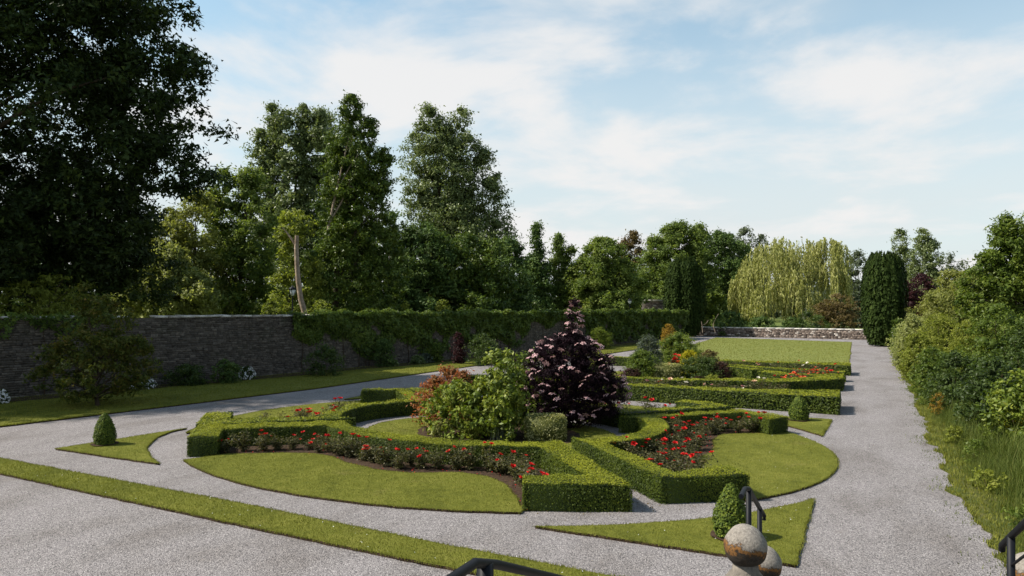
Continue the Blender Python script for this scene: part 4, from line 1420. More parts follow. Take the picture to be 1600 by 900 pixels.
# ---- shrubs in the centre of the second parterre
S2 = [
    ('shrub', 1003, 598, 985, 1028, 548, 'shrub', 0.085, 'dark green shrub at the left of the second bed', 0.45),
    ('greyleaf_shrub', 1012, 588, 995, 1032, 524, 'greyleaf', 0.09, 'tall grey-green shrub at the back left of the second bed', 0.4),
    ('viburnum_shrub', 1060, 582, 1030, 1092, 522, 'shrub', 0.10, 'broad green dome-shaped shrub at the back of the second bed', 0.62),
    ('yellow_shrub', 1077, 592, 1064, 1090, 547, 'gold', 0.08, 'bright yellow shrub in the middle of the second bed', 0.5),
    ('shrub', 1093, 597, 1066, 1124, 558, 'shrub_dark', 0.09, 'dark rounded shrub in front right of the bright yellow one', 0.55),
    ('olive_shrub', 1107, 590, 1090, 1122, 548, 'tan', 0.09, 'brownish olive shrub at the right back of the second bed', 0.5),
    ('bronze_shrub', 1127, 598, 1115, 1138, 566, 'bronze', 0.08, 'dark bronze low shrub at the right end of the second bed', 0.4),
    ('bronze_shrub', 986, 600, 974, 998, 576, 'bronze', 0.08, 'low purple-brown shrub at the left end of the second bed', 0.5),
    ('bronze_shrub', 1092, 601, 1083, 1102, 589, 'bronze', 0.07, 'tiny purple bush at the front edge of the second bed', 0.45),
    ('yellow_shrub', 1113, 601, 1104, 1121, 586, 'shrub_yellow', 0.07, 'small yellow-variegated bush at the front right of the second bed', 0.6),
]
for k, (nm, px, py, x0, x1, yt, key, L, lab, v0) in enumerate(S2):
    x, y = ground(px, py)
    d = depth(x, y)
    rad = (x1 - x0) * d / FPX / 2 * 1.12
    h = zat(yt, d)
    shrub(nm, x, y, [(0, 0, 0.05, h, rad * 1.15, 'dome'), (0, 0, 0.05, h * 0.72, rad * 1.2, 'column'), (rad * 0.3, 0.2, 0.05, h * 0.95, rad * 0.9, 'dome'), (-rad * 0.35, -0.1, 0.05, h * 0.9, rad * 0.85, 'dome')], key,
          int(2200 + 7000 * rad * h / 2), L, max(0.14, rad * 0.25), lab, seed=20 + k, var0=v0, stems=6)
x, y = ground(1041, 598)
block_shrub('variegated_shrub', x, y, 1.55, 1.1, 1.05, YAW * 0.8, 'variegated', 2200, 0.085, 'cream-variegated shrub clipped to a block in the second parterre', 34)
# golden shrub farther back and bright ball by the wall
for (nm, px, py, w, yt, key, lab, sd, L) in [('golden_shrub', 1044, 545, 22, 507, 'amber', 'amber-gold shrub in front of the left yew', 40, 0.13), ('ball_shrub', 935, 546, 36, 513, 'brightgreen', 'bright green ball-shaped shrub on the far wall-side lawn', 41, 0.12)]:
    x, y = ground(px, py)
    d = depth(x, y)
    rad = w * d / FPX / 2
    h = zat(yt, d)
    shrub(nm, x, y, [(0, 0, 0.1, h, rad * 1.15, 'dome'), (rad * .3, 0, 0.1, h * .92, rad, 'dome')], key, 5500, L, rad * 0.28, lab, seed=sd, var0=0.5)

# ---- plants along the old wall
WALLP = [
    ('shrub', 505, 588, 66, 540, 'shrub_dark', 'rounded dark shrub against the bare stretch of old wall', 0.5),
    ('shrub', 292, 603, 66, 571, 'shrub_dark', 'low dark shrub left of the pair at the wall foot', 0.4),
    ('shrub', 352, 600, 44, 563, 'dark', 'upright dark shrub between the white flowers and its low neighbour', 0.5),
    ('shrub', 600, 574, 36, 530, 'dark', 'very dark bush growing out of the ivy at the wall', 0.4),
    ('shrub', 678, 567, 30, 536, 'shrub', 'small rounded bush at the foot of the ivy', 0.3),
    ('hydrangea_shrub', 755, 571, 56, 523, 'shrub_dark', 'broad dark shrub in the wall border behind the red-bronze one', 0.55),
    ('copper_shrub', 716, 569, 24, 520, 'copper', 'narrow purple-leaved shrub with pink flowers at the wall', 0.5),
]
for k, (nm, px, py, w, yt, key, lab, v0) in enumerate(WALLP):
    x, y = ground(px, py)
    d = depth(x, y)
    rad = w * d / FPX / 2
    h = zat(yt, d)
    shrub(nm, x, y, [(0, 0, 0.05, h, rad, 'dome'), (rad * 0.3, 0.1, 0.05, h * 0.85, rad * 0.7, 'dome')], key, 3200, 0.11, max(0.18, rad * 0.25), lab, seed=50 + k, var0=v0, stems=5)
# white flowering clumps
for (px, py, w, h, lab) in [(222, 609, 1.35, 0.62, 'white-flowering clump beside the young tree'), (386, 594, 0.95, 0.75, 'white-flowering clump right of the dark wall shrubs'), (2, 632, 0.6, 0.6, 'white flowers at the very left edge of the lawn')]:
    x, y = ground(px, py)
    rng = np.random.default_rng(int(px))
    r = shrub('white_flower_clump', x, y, [(0, 0, 0.03, h, w / 2, 'dome')], 'shrub_dark', 700, 0.10, 0.14, lab, cat='flower', seed=int(px), stems=4, stem_r=0.01)
    n = 420
    a = rng.uniform(0, 2 * np.pi, n)
    t = rng.uniform(0, 0.97, n)
    rr = PROF['dome'](t) * w / 2 * 1.04
    P = np.column_stack([np.cos(a) * rr, np.sin(a) * rr, t * h + 0.05])
    cl = np.sin(P[:, 0] * 9 + 1) * np.sin(P[:, 1] * 9) * np.sin(P[:, 2] * 11) > -0.05
    P = P[cl]
    v, f = leaves(P, np.column_stack([np.cos(a), np.sin(a), np.full(n, .6)])[cl] + rng.normal(0, .4, (len(P), 3)), 0.075, 0.065, rng)
    o = obj('blossom', np_mesh('blossom', [(v, f, rng.uniform(0, 1, len(P)), 0)], [M['white_petal']]), r)
    o['kind'] = 'stuff'
for (px, py, w, h, lab) in [(612, 573, 1.1, 0.55, 'pale hosta clump at the foot of the ivy wall'), (652, 570, 1.2, 0.6, 'green hosta clump right of the pale one at the wall'), (664, 568, 1.5, 0.7, 'grey-green low plant between the hosta and the small rounded bush'), (722, 566, 0.8, 0.5, 'small pale-leaved plant under the purple wall shrub')]:
    x, y = ground(px, py)
    shrub('hosta_plant', x, y, [(0, 0, 0.02, h, w / 2, 'dome')], 'hosta' if 'pale' in lab else 'greyleaf', 420, 0.22, 0.15, lab, cat='plant', seed=int(px) + 1, ratio=0.6, stems=3, stem_r=0.01, core=0.2)

# ================================================================== WALLS
def stone_courses(x_of, y0, y1, z0, z1, thick, face, rng, ch=(0.075, 0.14), ln=(0.14, 0.40), gap=0.014, proud=0.024, axis='y', skip=None):
    """stones on one face of a wall that runs along y (x_of(y)); returns one part list"""
    V, F, A = [], [], []
    base = np.array([[0, 1, 5, 4], [1, 2, 6, 5], [2, 3, 7, 6], [3, 0, 4, 7], [4, 5, 6, 7]])
    z = z0
    n = 0
    while z < z1 - 0.03:
        c = min(rng.uniform(*ch), z1 - z)
        y = y0 - rng.uniform(0, 0.3)
        while y < y1:
            l = rng.uniform(*ln)
            if skip is None or not skip(y, z):
                pr = rng.uniform(0.2, 1.0) * proud
                ya, yb = y + gap / 2, y + l - gap / 2
                za, zb = z + gap / 2, z + c - gap / 2
                q = np.array([[0, ya, za], [0, yb, za], [0, yb, zb], [0, ya, zb], [pr, ya, za], [pr, yb, za], [pr, yb, zb], [pr, ya, zb]])
                q[:, 1:] += rng.normal(0, 0.008, (8, 2))
                q[4:, 1:] += (np.array([(y + l / 2), z + c / 2]) - q[4:, 1:]) * 0.06
                V.append(np.column_stack([x_of(q[:, 1]) + face * (q[:, 0]), q[:, 1], q[:, 2]]))
                F.append(base + n * 8)
                A.append(np.full(5, rng.uniform()))
                n += 1
            y += l
        z += c
    F = np.concatenate(F)
    if face < 0:
        F = F[:, ::-1]
    return np.concatenate(V), F, np.concatenate(A)


rng = np.random.default_rng(9)
Y0, Y1 = 4.0, 97.0
TH = 0.55
wh = lambda y: 3.62
wroot = empty('garden_wall', (0, 0, 0), 'tall old rubble wall in shade along the left side of the garden', 'wall')
p = []
wpts = [(wall_x(y), y) for y in (Y0, Y1)]
sheet(p, [(wall_x(Y0), Y0), (wall_x(Y1), Y1), (wall_x(Y1) - TH, Y1), (wall_x(Y0) - TH, Y0)], 3.6, skirt=3.7)
obj('wall_core', np_mesh('wall_core', p, [M['mortar']]), wroot)
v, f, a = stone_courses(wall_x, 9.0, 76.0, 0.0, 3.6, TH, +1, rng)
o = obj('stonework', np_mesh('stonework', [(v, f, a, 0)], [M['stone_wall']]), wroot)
o['kind'] = 'stuff'
cop = []
for k in range(4):
    pp = []
    box_part(pp, (0, 0, 0.06), (TH + 0.16, 0.78 - 0.05 * k, 0.12), rng.uniform(), jitter=0.012, rng=rng)
    cop.append(np_mesh('coping_stone', pp, [M['coping']]))
y = 10.0
while y < 42:
    k = int(rng.integers(4))
    ln_ = 0.78 - 0.05 * k
    if not (22.2 < y < 23.4):
        o = obj('coping_stone', cop[k], wroot, loc=(wall_x(y + ln_ / 2) - TH / 2, y + ln_ / 2, 3.6 + rng.uniform(0.0, 0.02)))
        o.rotation_euler = (rng.normal(0, 0.02), rng.normal(0, 0.02), -math.atan(WALL_K))
    y += ln_ + 0.02

# low wall at the far end
frng = np.random.default_rng(12)
FA = np.array((-31.0, 110.6))
FB = np.array((3.2, 104.0))
FL = float(np.linalg.norm(FB - FA))
froot = empty('low_wall', (FA[0], FA[1], 0), 'low rubble wall with pale coping closing the far end of the garden', 'wall', rz=math.atan2(FB[1] - FA[1], FB[0] - FA[0]))
p = []
sheet(p, [(0, 0), (FL, 0), (FL, 0.5), (0, 0.5)], 1.30, skirt=1.4)
obj('wall_core', np_mesh('low_wall_core', p, [M['mortar']]), froot)
# stones on the side facing the garden (local -y)
v, f, a = stone_courses(lambda t: np.zeros_like(t), 0, FL, 0.0, 1.28, 0.5, 1, frng, ch=(0.14, 0.24), ln=(0.25, 0.6), gap=0.03, proud=0.07)
v = np.column_stack([v[:, 1], -v[:, 0], v[:, 2]])
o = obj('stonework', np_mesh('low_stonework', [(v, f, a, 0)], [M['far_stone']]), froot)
o['kind'] = 'stuff'
fc = []
for k in range(3):
    pp = []
    box_part(pp, (0, 0, 0.07), (1.05 + 0.12 * k, 0.62, 0.14), frng.uniform(0.2, 1), jitter=0.012, rng=frng)
    fc.append(np_mesh('far_coping_stone', pp, [M['coping_pale']]))
t = 6.0
while t < FL - 0.5:
    k = int(frng.integers(3))
    ln_ = 1.05 + 0.12 * k
    o = obj('coping_stone', fc[k], froot, loc=(t + ln_ / 2, 0.25, 1.30 + frng.uniform(0, 0.015)))
    t += ln_ + 0.03

# ivy over the wall
def ivy(y0, y1, label, seed, n, cover, top_h=0.35, L=0.20):
    rng = np.random.default_rng(seed)
    root = empty('ivy', (wall_x((y0 + y1) / 2), (y0 + y1) / 2, 0), label, 'ivy', 'ivy over the old wall')
    ox, oy = root.location.x, root.location.y
    y = rng.uniform(y0, y1, n)
    bot = np.array([cover(q) for q in y])
    u = rng.uniform(0, 1, n) ** 0.8
    top = 3.65 + top_h * (0.55 + 0.35 * np.sin(y * 0.9) * np.sin(y * 0.37 + 2) + 0.3 * np.sin(y * 2.3 + 1) * np.sin(y * 0.71))
    z = bot + (top - bot) * u
    bul = 0.18 + 0.30 * np.clip((z - 2.0) / 1.8, 0, 1) + 0.17 * np.sin(y * 2.1 + z * 1.7) * np.cos(y * 0.8 - z * 2.3) + 0.16 * np.sin(y * 0.83 + 1) * np.sin(z * 1.9 + y * 0.31) + 0.08 * np.sin(y * 5.3) * np.sin(z * 4.7)
    bul *= np.clip((z - bot) / 0.5, 0.3, 1)
    depth_in = rng.uniform(0, 1, n) ** 2 * 0.18
    ontop = rng.uniform(size=n) < 0.24
    x = wall_x(y) + bul - depth_in
    nx = np.ones(n)
    nz = np.full(n, 0.35)
    xt = rng.uniform(-0.75, 0.45, n)
    x = np.where(ontop, wall_x(y) + xt, x)
    z = np.where(ontop, top + 0.10 * np.sin(xt * 5 + y * 3) - 0.5 * np.clip(xt - 0.1, 0, 1) + rng.normal(0, 0.05, n), z)
    nx = np.where(ontop, 0.2, 1.0)
    nz = np.where(ontop, 1.0, 0.4)
    N = np.column_stack([nx, np.zeros(n), nz]) + rng.normal(0, 0.5, (n, 3))
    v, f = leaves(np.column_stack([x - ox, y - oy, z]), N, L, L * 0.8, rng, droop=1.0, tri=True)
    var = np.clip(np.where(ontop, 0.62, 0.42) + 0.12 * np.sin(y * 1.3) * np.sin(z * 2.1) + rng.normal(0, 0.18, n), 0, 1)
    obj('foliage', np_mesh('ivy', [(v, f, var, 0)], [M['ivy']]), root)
    tp = []
    for k in range(int((y1 - y0) / 1.5)):
        q = rng.uniform(y0, y1)
        zz = np.linspace(0, 3.5, 6)
        add_tube(tp, np.column_stack([wall_x(q) + 0.06 - ox + rng.normal(0, 0.01, 6), q - oy + np.cumsum(rng.normal(0, 0.12, 6)), zz]), np.linspace(0.03, 0.01, 6), 5)
    obj('stem', np_mesh('ivy_stem', tp, [M['stem']]), root)['kind'] = 'stuff'


def cov1(y):
    b = 2.9 - 2.3 * min(1, max(0, (y - 32.5) / 7))
    b += 0.55 * math.sin(y * 1.1) + 0.5 * math.sin(y * 0.47 + 1)
    if 47 < y < 50:
        b += 1.2
    return min(3.4, max(0.25, b))


ivy(32.0, 58.0, 'thick ivy hanging over the wall above the dark shrubs', 91, 30000, cov1)
ivy(58.0, 64.5, 'ivy cap on the wall stretch where bare stone shows below', 92, 4500, lambda y: 2.6 + 0.4 * math.sin(y * 1.3), L=0.24)
ivy(64.5, 97.0, 'ivy covering the far wall like a hedge up to the left yew', 93, 24000, lambda y: 0.3 + (2.0 if 66 < y < 69 else 0) , L=0.26, top_h=0.45)
ivy(9.0, 21.5, 'thin creeper trailing over the wall top behind the young tree', 94, 2200, lambda y: 3.0 + 0.5 * math.sin(y * 2.2) + 0.3 * math.sin(y * 5.1), L=0.17, top_h=0.22)
# sprays of shrub poking up behind the ivy
for k, (px, d, yt, w, key, lab) in enumerate([(690, 60, 470, 34, 'lime', 'light green spray rising over the ivy below the poplar'), (632, 56, 476, 26, 'shrub_yellow', 'yellow-green sprig above the ivy wall'), (835, 76, 472, 44, 'ivy', 'green bush above the bare patch of the far wall'), (500, 49, 470, 44, 'lime', 'pale leafy bush behind the wall right of the bare trunk'), (425, 47, 470, 40, 'lime', 'leafy bush behind the wall left of the lamp')]):
    x, y = plan(px, d)
    h = zat(yt, d)
    rad = w * d / FPX / 2
    shrub('bush', x, y, [(0, 0, 2.2, h, rad, 'dome'), (rad * .4, 0, 1.8, h - .5, rad, 'dome')], key, 2600, 0.2, 0.35, lab, seed=80 + k, core=0.2, fill=0.8, stem_r=0.05)

# stone gable by the left yew
x, y = plan(1020, 112)
root = empty('stone_outbuilding', (x, y, 0), 'small rough stone gable topped with ivy between the ivy wall and the left yew', 'building', rz=YAW)
p = []
box_part(p, (0, 0, 2.75), (3.3, 2.2, 5.5))
obj('wall_core', np_mesh('gable', p, [M['mortar']]), root)
v, f, a = stone_courses(lambda t: np.zeros_like(t), -1.65, 1.5, 2.5, 5.45, 0.5, 1, frng, ch=(0.16, 0.26), ln=(0.3, 0.7), gap=0.03, proud=0.07)
o = obj('stonework', np_mesh('gable_stones', [(np.column_stack([v[:, 1], -1.1 - v[:, 0], v[:, 2]]), f, a, 0)], [M['far_stone']]), root)
o['kind'] = 'stuff'
p = []
box_part(p, (0, 0, 5.6), (3.7, 2.6, 0.22), jitter=0.03)
obj('roof', np_mesh('gable_roof', p, [M['coping']]), root)
n = 900
P = np.column_stack([rng.uniform(-1.9, 1.9, n), rng.uniform(-1.4, 1.2, n), 5.75 + np.abs(rng.normal(0, 0.22, n))])
v, f = leaves(P, rng.normal(0, .5, (n, 3)) + np.array((0, -.3, 1)), 0.3, 0.22, rng)
obj('ivy', np_mesh('gable_ivy', [(v, f, rng.uniform(.2, 1, n), 0)], [M['ivy']]), root)

# pale dead branches before the wood
x, y = plan(1108, 100)
root = empty('dead_branch', (x, y, 0), 'pale bare dead branches by the foot of the left yew', 'branch')
tp = []
bare_limb(root.location, 100, [(1118, 520), (1114, 508), (1117, 500), (1123, 490)], 0.05, 0.02, tp)
bare_limb(root.location, 100, [(1098, 520), (1097, 508), (1096, 502)], 0.06, 0.04, tp)
bare_limb(root.location, 100, [(1097, 508), (1103, 506), (1107, 500)], 0.04, 0.02, tp)
obj('branch', np_mesh('dead', tp, [M['pale_bark']]), root)
# low bushes beyond the far wall
for k, (px, yt, w, key, lab) in enumerate([(1265, 489, 62, 'shrub_dark', 'low dark evergreen bush just beyond the low wall, under the willow'), (1140, 488, 60, 'dark', 'shaded dark bush beyond the low wall beside the left yew'), (1300, 497, 40, 'shrub_dark', 'small dark bush beyond the low wall under the tan tree'), (1190, 497, 50, 'dark', 'dark undergrowth bush at the foot of the willow strands'), (1240, 497, 40, 'dark', 'small dark bush hidden behind the lowest willow strands')]):
    d = 104 + 2 * k
    x, y = plan(px, d)
    rad = w * d / FPX / 2
    shrub('bush', x, y, [(0, 0, 0.1, zat(yt, d), rad, 'dome')], key, 2600, 0.3, rad * 0.25, lab, seed=100 + k, core=0.4)

# ================================================================== RIGHT BORDER
RB = [  # name, px, d, y top, width px, z bottom, leaf, L, label, var0, n
    ('shrub', 1425, 50, 492, 62, 'paleolive', 0.12, 'pale feathery shrub first in the right border near the yew', 0.45, 7000),
    ('shrub', 1465, 46, 490, 70, 'shrub_yellow', 0.13, 'yellow-green arching shrub behind the pale one in the right border', 0.5, 7000),
    ('shrub', 1438, 40.5, 530, 52, 'shrub', 0.11, 'mid-green shrub spilling to the path edge in the right border', 0.45, 5000),
    ('shrub', 1414, 47, 512, 44, 'paleolive', 0.11, 'small pale shrub hugging the path where the right border begins', 0.4, 4500),
    ('shrub', 1434, 38, 522, 60, 'shrub_yellow', 0.11, 'yellow-green shrub at the path edge before the small pale one', 0.4, 6500),
    ('shrub', 1456, 31, 545, 66, 'shrub', 0.10, 'mid-green leafy shrub at the path edge beside the dark glossy one', 0.35, 6500),
    ('shrub', 1512, 40, 500, 74, 'shrub_yellow', 0.12, 'bright yellow-green shrub in the middle of the right border', 0.45, 7000),
    ('laurel_shrub', 1495, 26, 552, 84, 'shrub_dark', 0.12, 'dark glossy shrub lowest on the path side of the right border', 0.45, 7000),
    ('shrub', 1560, 32, 480, 130, 'shrub', 0.12, 'big rounded green shrub under the tall right-edge tree', 0.4, 12000),
    ('laurel_shrub', 1548, 22, 562, 104, 'shrub_dark', 0.11, 'dark shrub with shadowed leaves beside the long grass', 0.4, 8000),
    ('mahonia_shrub', 1596, 19.5, 578, 110, 'laurel', 0.13, 'light-green drooping-leaved shrub at the right edge above the long grass', 0.45, 7000),
    ('shrub', 1610, 28, 500, 120, 'shrub_dark', 0.12, 'tall dark shrub cut by the right edge of the picture', 0.45, 8000),
    ('shrub', 1405, 62, 498, 30, 'shrub', 0.14, 'small green shrub at the foot of the right yew', 0.35, 3500),
    ('shrub', 1500, 62, 470, 90, 'olive', 0.18, 'olive thicket behind the first right-border shrubs', 0.4, 7000),
]
for k, (nm, px, d, yt, w, key, L, lab, v0, n) in enumerate(RB):
    x, y = plan(px, d)
    rad = w * d / FPX / 2
    h = zat(yt, d)
    shrub(nm, x, y, [(0, 0, 0.1, h, rad, 'dome'), (rad * 0.45, 0.5, 0.1, h * 0.9, rad * 0.8, 'dome'), (-rad * 0.25, -0.6, 0.1, h * 0.7, rad * 0.75, 'dome')], key, n, L, max(0.25, rad * 0.24), lab, seed=120 + k, var0=v0, fill=0.9, stems=10)
# yellow-flowering plants in the border
for k, (px, py, h, w) in enumerate([(1465, 652, 0.9, 0.6), (1592, 705, 1.1, 0.7), (1598, 690, 1.3, 0.6)]):
    x, y = ground(px, py)
    shrub('yellow_flower_plant', x, y, [(0, 0, 0.1, h, w / 2, 'dome')], ['amber', 'gold', 'gold'][k], 600, 0.06, 0.12, ['amber-flowered plant at the path edge below the dark glossy shrub', 'yellow-flowered plant in front of the drooping shrub at the right edge', 'taller yellow-flowered plant at the very right edge'][k], cat='flower', seed=150 + k, stems=5, stem_r=0.01, core=0.1, var0=0.35)
# long grass
rng = np.random.default_rng(21)
B = []
for (n, x0, x1, ya, yb) in [(20000, 2.0, 4.8, 13.0, 22.0), (9000, 2.0, 3.8, 20, 30), (3500, 2.2, 3.2, 30, 46), (7000, 2.4, 6.0, 9.5, 14)]:
    P = np.column_stack([rng.uniform(x0, x1, n), rng.uniform(ya, yb, n), np.full(n, 0.02)])
    k = 0.5 + 0.5 * np.sin(P[:, 0] * 2.7 + 1) * np.cos(P[:, 1] * 1.3)
    B.append(P[rng.uniform(size=n) < 0.35 + 0.65 * k])
B = np.concatenate(B)
B[:, 0] += 0.1 * np.sin(B[:, 1] * 0.9 + 1)
dist = np.clip((B[:, 0] - 2.05) / 0.9, 0.10, 1.0) * (0.55 + 0.6 * (0.5 + 0.5 * np.sin(B[:, 0] * 3.1 + 0.7) * np.sin(B[:, 1] * 2.3 + 1.0)))
vs_, fs_, as_ = arching(B, 1.15, 0.007, rng, 0.6)
V = vs_.reshape(len(B), -1, 3)
V = B[:, None, :] + (V - B[:, None, :]) * (dist * rng.uniform(0.6, 1.1, len(B)))[:, None, None] * np.array((1, 1, 0.92))
o = obj('long_grass', np_mesh('long_grass', [(V.reshape(-1, 3), fs_, as_, 0)], [M['long_grass']]))
tag(o, 'unmown long grass along the right edge of the gravel path', 'grass', kind='stuff')
vg = [q for q in verge_poly if q[0] < 4]
grass_on([(q[0], q[1]) for q in ve2 if q[1] < 60] + [(3.6, 60), (3.6, 12.6)], 420, 0.08, 0.02, rng, 0.03, edge=60, parent=verge)


# ================================================================== ROSES
def rose_mesh(kind, seed):
    rng = np.random.default_rng(seed)
    parts = []
    for ring, (n, r, tilt, ln_, w) in enumerate([(5, 0.012, 0.9, 0.055, 0.05), (5, 0.006, 0.45, 0.048, 0.042), (3, 0.002, 0.12, 0.04, 0.03)]):
        a = np.linspace(0, 2 * np.pi, n, endpoint=False) + ring * 0.6 + rng.normal(0, 0.15, n)
        out = np.column_stack([np.cos(a), np.sin(a), np.zeros(n)])
        axis = out * math.sin(tilt) + np.array((0, 0, math.cos(tilt)))
        P = out * r + axis * ln_ * 0.5
        N = -out * math.cos(tilt) + np.array((0, 0, math.sin(tilt)))
        v, f = leaves(P, N, ln_ * 1.2, w * 1.25, rng, axis=axis, fold=0.12)
        parts.append((v, f, np.clip(rng.normal(0.55 - ring * 0.12, 0.2, n), 0, 1), 0))
    add_tube(parts, [(0, 0, -0.12), (0, 0, 0.005)], [0.005, 0.007], 4, mi=1)
    return np_mesh('bloom', parts, [M[kind], M['rose_leaf']])


BLOOM = {k: [rose_mesh(k, s) for s in (1, 2)] for k in ('red_petal', 'peach_petal', 'cream_petal', 'pink_petal', 'orange_petal')}


def rose_foliage(seed):
    rng = np.random.default_rng(seed)
    tips = []
    tp = []
    for k in range(9):
        a = rng.uniform(0, 2 * np.pi)
        r = rng.uniform(0.08, 0.34)
        h = rng.uniform(0.36, 0.66)
        q = np.linspace(0, 1, 5)
        P = np.column_stack([np.cos(a) * r * q ** 1.3, np.sin(a) * r * q ** 1.3, h * q])
        add_tube(tp, P, np.linspace(0.010, 0.004, 5), 4)
        tips.append(P)
    stem = np_mesh('rose_stem', tp, [M['stem']])
    L_, N_ = [], []
    for P in tips:
        n = 70
        t = rng.uniform(0.10, 1.0, n) * 4
        i = np.minimum(3, t.astype(int))
        c = P[i] + (P[i + 1] - P[i]) * (t - i)[:, None]
        off = rng.normal(0, 1, (n, 3)) * np.array((0.062, 0.062, 0.045))
        L_.append(c + off)
        N_.append(off * 6 + rng.normal(0, 0.6, (n, 3)) + np.array((0, 0, 0.6)))
    P = np.concatenate(L_)
    v, f = leaves(P, np.concatenate(N_), 0.055, 0.036, rng, droop=0.4)
    fol = np_mesh('rose_foliage', [(v, f, np.clip(rng.normal(0.45, 0.25, len(P)), 0, 1), 0)], [M['rose_leaf']])
    return stem, fol, [q[-1] for q in tips]


ROSE = [rose_foliage(s) for s in (11, 12, 13, 14, 15)]
rrng = np.random.default_rng(5)


def rose_bush(x, y, sc, kinds, nb, label, group):
    st, fo, tips = ROSE[int(rrng.integers(len(ROSE)))]
    root = empty('rose_bush', (x, y, 0.02), label, 'rose bush', group, rz=rrng.uniform(0, 6.28))
    root.scale = (sc * rrng.uniform(1.1, 1.5), sc * rrng.uniform(1.1, 1.5), sc * rrng.uniform(0.75, 1.0))
    obj('stem', st, root)['kind'] = 'stuff'
    obj('foliage', fo, root)
    if nb:
        order = list(rrng.permutation(len(tips)))
        for k in range(nb):
            t = tips[order[k % len(order)]]
            b = obj('bloom', BLOOM[kinds[int(rrng.integers(len(kinds)))]][int(rrng.integers(2))], root,
                    loc=(t[0] + rrng.normal(0, 0.03), t[1] + rrng.normal(0, 0.03), t[2] + rrng.uniform(0.03, 0.13)))
            b.rotation_euler = (rrng.normal(0, 0.4), rrng.normal(0, 0.4), rrng.uniform(0, 6))
            q = rrng.uniform(0.7, 1.6)
            b.scale = (q, q, q)
    return root


def along(pts, n):
    pts = np.asarray(pts)
    l = np.concatenate([[0], np.cumsum(np.linalg.norm(np.diff(pts, axis=0), axis=1))])
    s = np.linspace(0, l[-1], n)
    return np.column_stack([np.interp(s, l, pts[:, 0]), np.interp(s, l, pts[:, 1])])


# near bed
for k, (x, y) in enumerate(along([(-15.75, 13.5), (-14.6, 14.45), (-13.7, 15.1), (-12.9, 14.75), (-11.6, 14.25), (-10.3, 14.1), (-8.7, 14.75), (-7.6, 14.85), (-6.9, 14.1), (-6.35, 13.3)], 26)):
    left = k < 9
    rose_bush(x + rrng.normal(0, 0.09), y + rrng.normal(0, 0.09), rrng.uniform(0.75, 1.02), ['red_petal'], [3, 0, 3, 1, 2, 4, 0, 2, 1, 3][k % 10] if k < 20 else [1, 0, 3, 0, 4, 4][k - 20],
              'red-flowered rose bush in the bed between the nearest hedge and the front lawn', 'rose bushes in the front bed')
for k in range(0, 12, 2):
    x, y = along([(-13.4, 14.75), (-11.9, 14.4), (-10.2, 14.3), (-8.4, 14.9), (-7.4, 14.6)], 12)[k]
    rose_bush(x + rrng.normal(0, 0.15), y + rrng.normal(0.05, 0.1), rrng.uniform(0.6, 0.8), ['red_petal'], 1 if k % 4 == 0 else 0, 'red-flowered rose bush in the bed between the nearest hedge and the front lawn', 'rose bushes in the front bed')
# right bed
eb = [(-5.55, 17.5), (-4.9, 17.0), (-4.3, 16.4), (-3.75, 15.9), (-4.6, 17.9), (-4.15, 17.3), (-4.55, 18.8), (-4.35, 19.6), (-4.6, 20.4), (-4.2, 20.6), (-4.9, 21.3), (-4.35, 21.5), (-4.6, 22.2), (-4.1, 22.4), (-4.0, 23.1), (-3.5, 23.2), (-3.1, 23.5), (-4.1, 18.4), (-4.9, 18.4), (-5.3, 18.0), (-3.55, 16.7), (-3.2, 15.4), (-4.7, 19.4), (-4.2, 22.9), (-5.2, 22.2), (-4.05, 19.7), (-4.0, 16.2), (-4.45, 16.9)]
for k, (x, y) in enumerate(eb):
    rose_bush(x + rrng.normal(0, 0.06), y + rrng.normal(0, 0.06), rrng.uniform(0.78, 1.0), ['red_petal'], [3, 2, 4, 1, 5, 2][k % 6], 'red-flowered rose bush in the dense bed enclosed by the zigzag hedge', 'rose bushes in the right bed')
# left bed
wbp = [(-16.6, 18.2), (-16.2, 17.9), (-17.0, 17.6), (-16.9, 18.9), (-17.5, 18.1), (-17.3, 19.6), (-17.2, 20.6), (-17.6, 17.2), (-17.9, 16.6)]
for k, (x, y) in enumerate(wbp):
    rose_bush(x, y, rrng.uniform(0.85, 1.2), ['red_petal'], [5, 5, 2, 4, 3, 2, 1, 1, 0][k], 'red-flowered rose bush in the wall-side bed behind the nearest hedge', 'rose bushes in the left bed')
# back bed
for k, (x, y) in enumerate(along([(-16.2, 24.9), (-13.6, 23.9), (-11, 24.8), (-8.6, 24.5), (-6.3, 25.2)], 14)):
    rose_bush(x, y, rrng.uniform(0.8, 1.0), ['red_petal'], 3 if k < 6 else 2, 'red-flowered rose bush in the back bed of the oval', 'rose bushes in the back bed')
# second parterre
for k, (x, y) in enumerate(along([(-12.5, 31.6), (-9.5, 31.7), (-6.5, 31.6), (-4.2, 32.2), (-3.2, 32.6)], 16)):
    rose_bush(x + rrng.normal(0, .1), y + rrng.normal(0, .2), rrng.uniform(1.15, 1.4), ['peach_petal', 'cream_petal', 'cream_petal', 'pink_petal'] if k % 3 else ['orange_petal', 'cream_petal'], [2, 1, 3, 0][k % 4], 'cream and peach flowered rose bush behind the long straight hedge', 'pale rose bushes of the second parterre')
for k, (x, y) in enumerate([(-2.6, 37.7), (-3.0, 37.4), (-2.4, 38.4), (-3.4, 36.9), (-2.9, 38.2), (-1.7, 41.2), (-2.2, 41.3), (-2.7, 41.5), (-1.9, 41.9), (-2.6, 42.1), (-3.2, 42.0), (-1.4, 41.6)]):
    rose_bush(x, y, rrng.uniform(1.0, 1.25), ['orange_petal', 'red_petal'], 4, 'orange-red flowered rose bush inside the angled hedge of the second parterre', 'orange-red rose bushes of the second parterre')
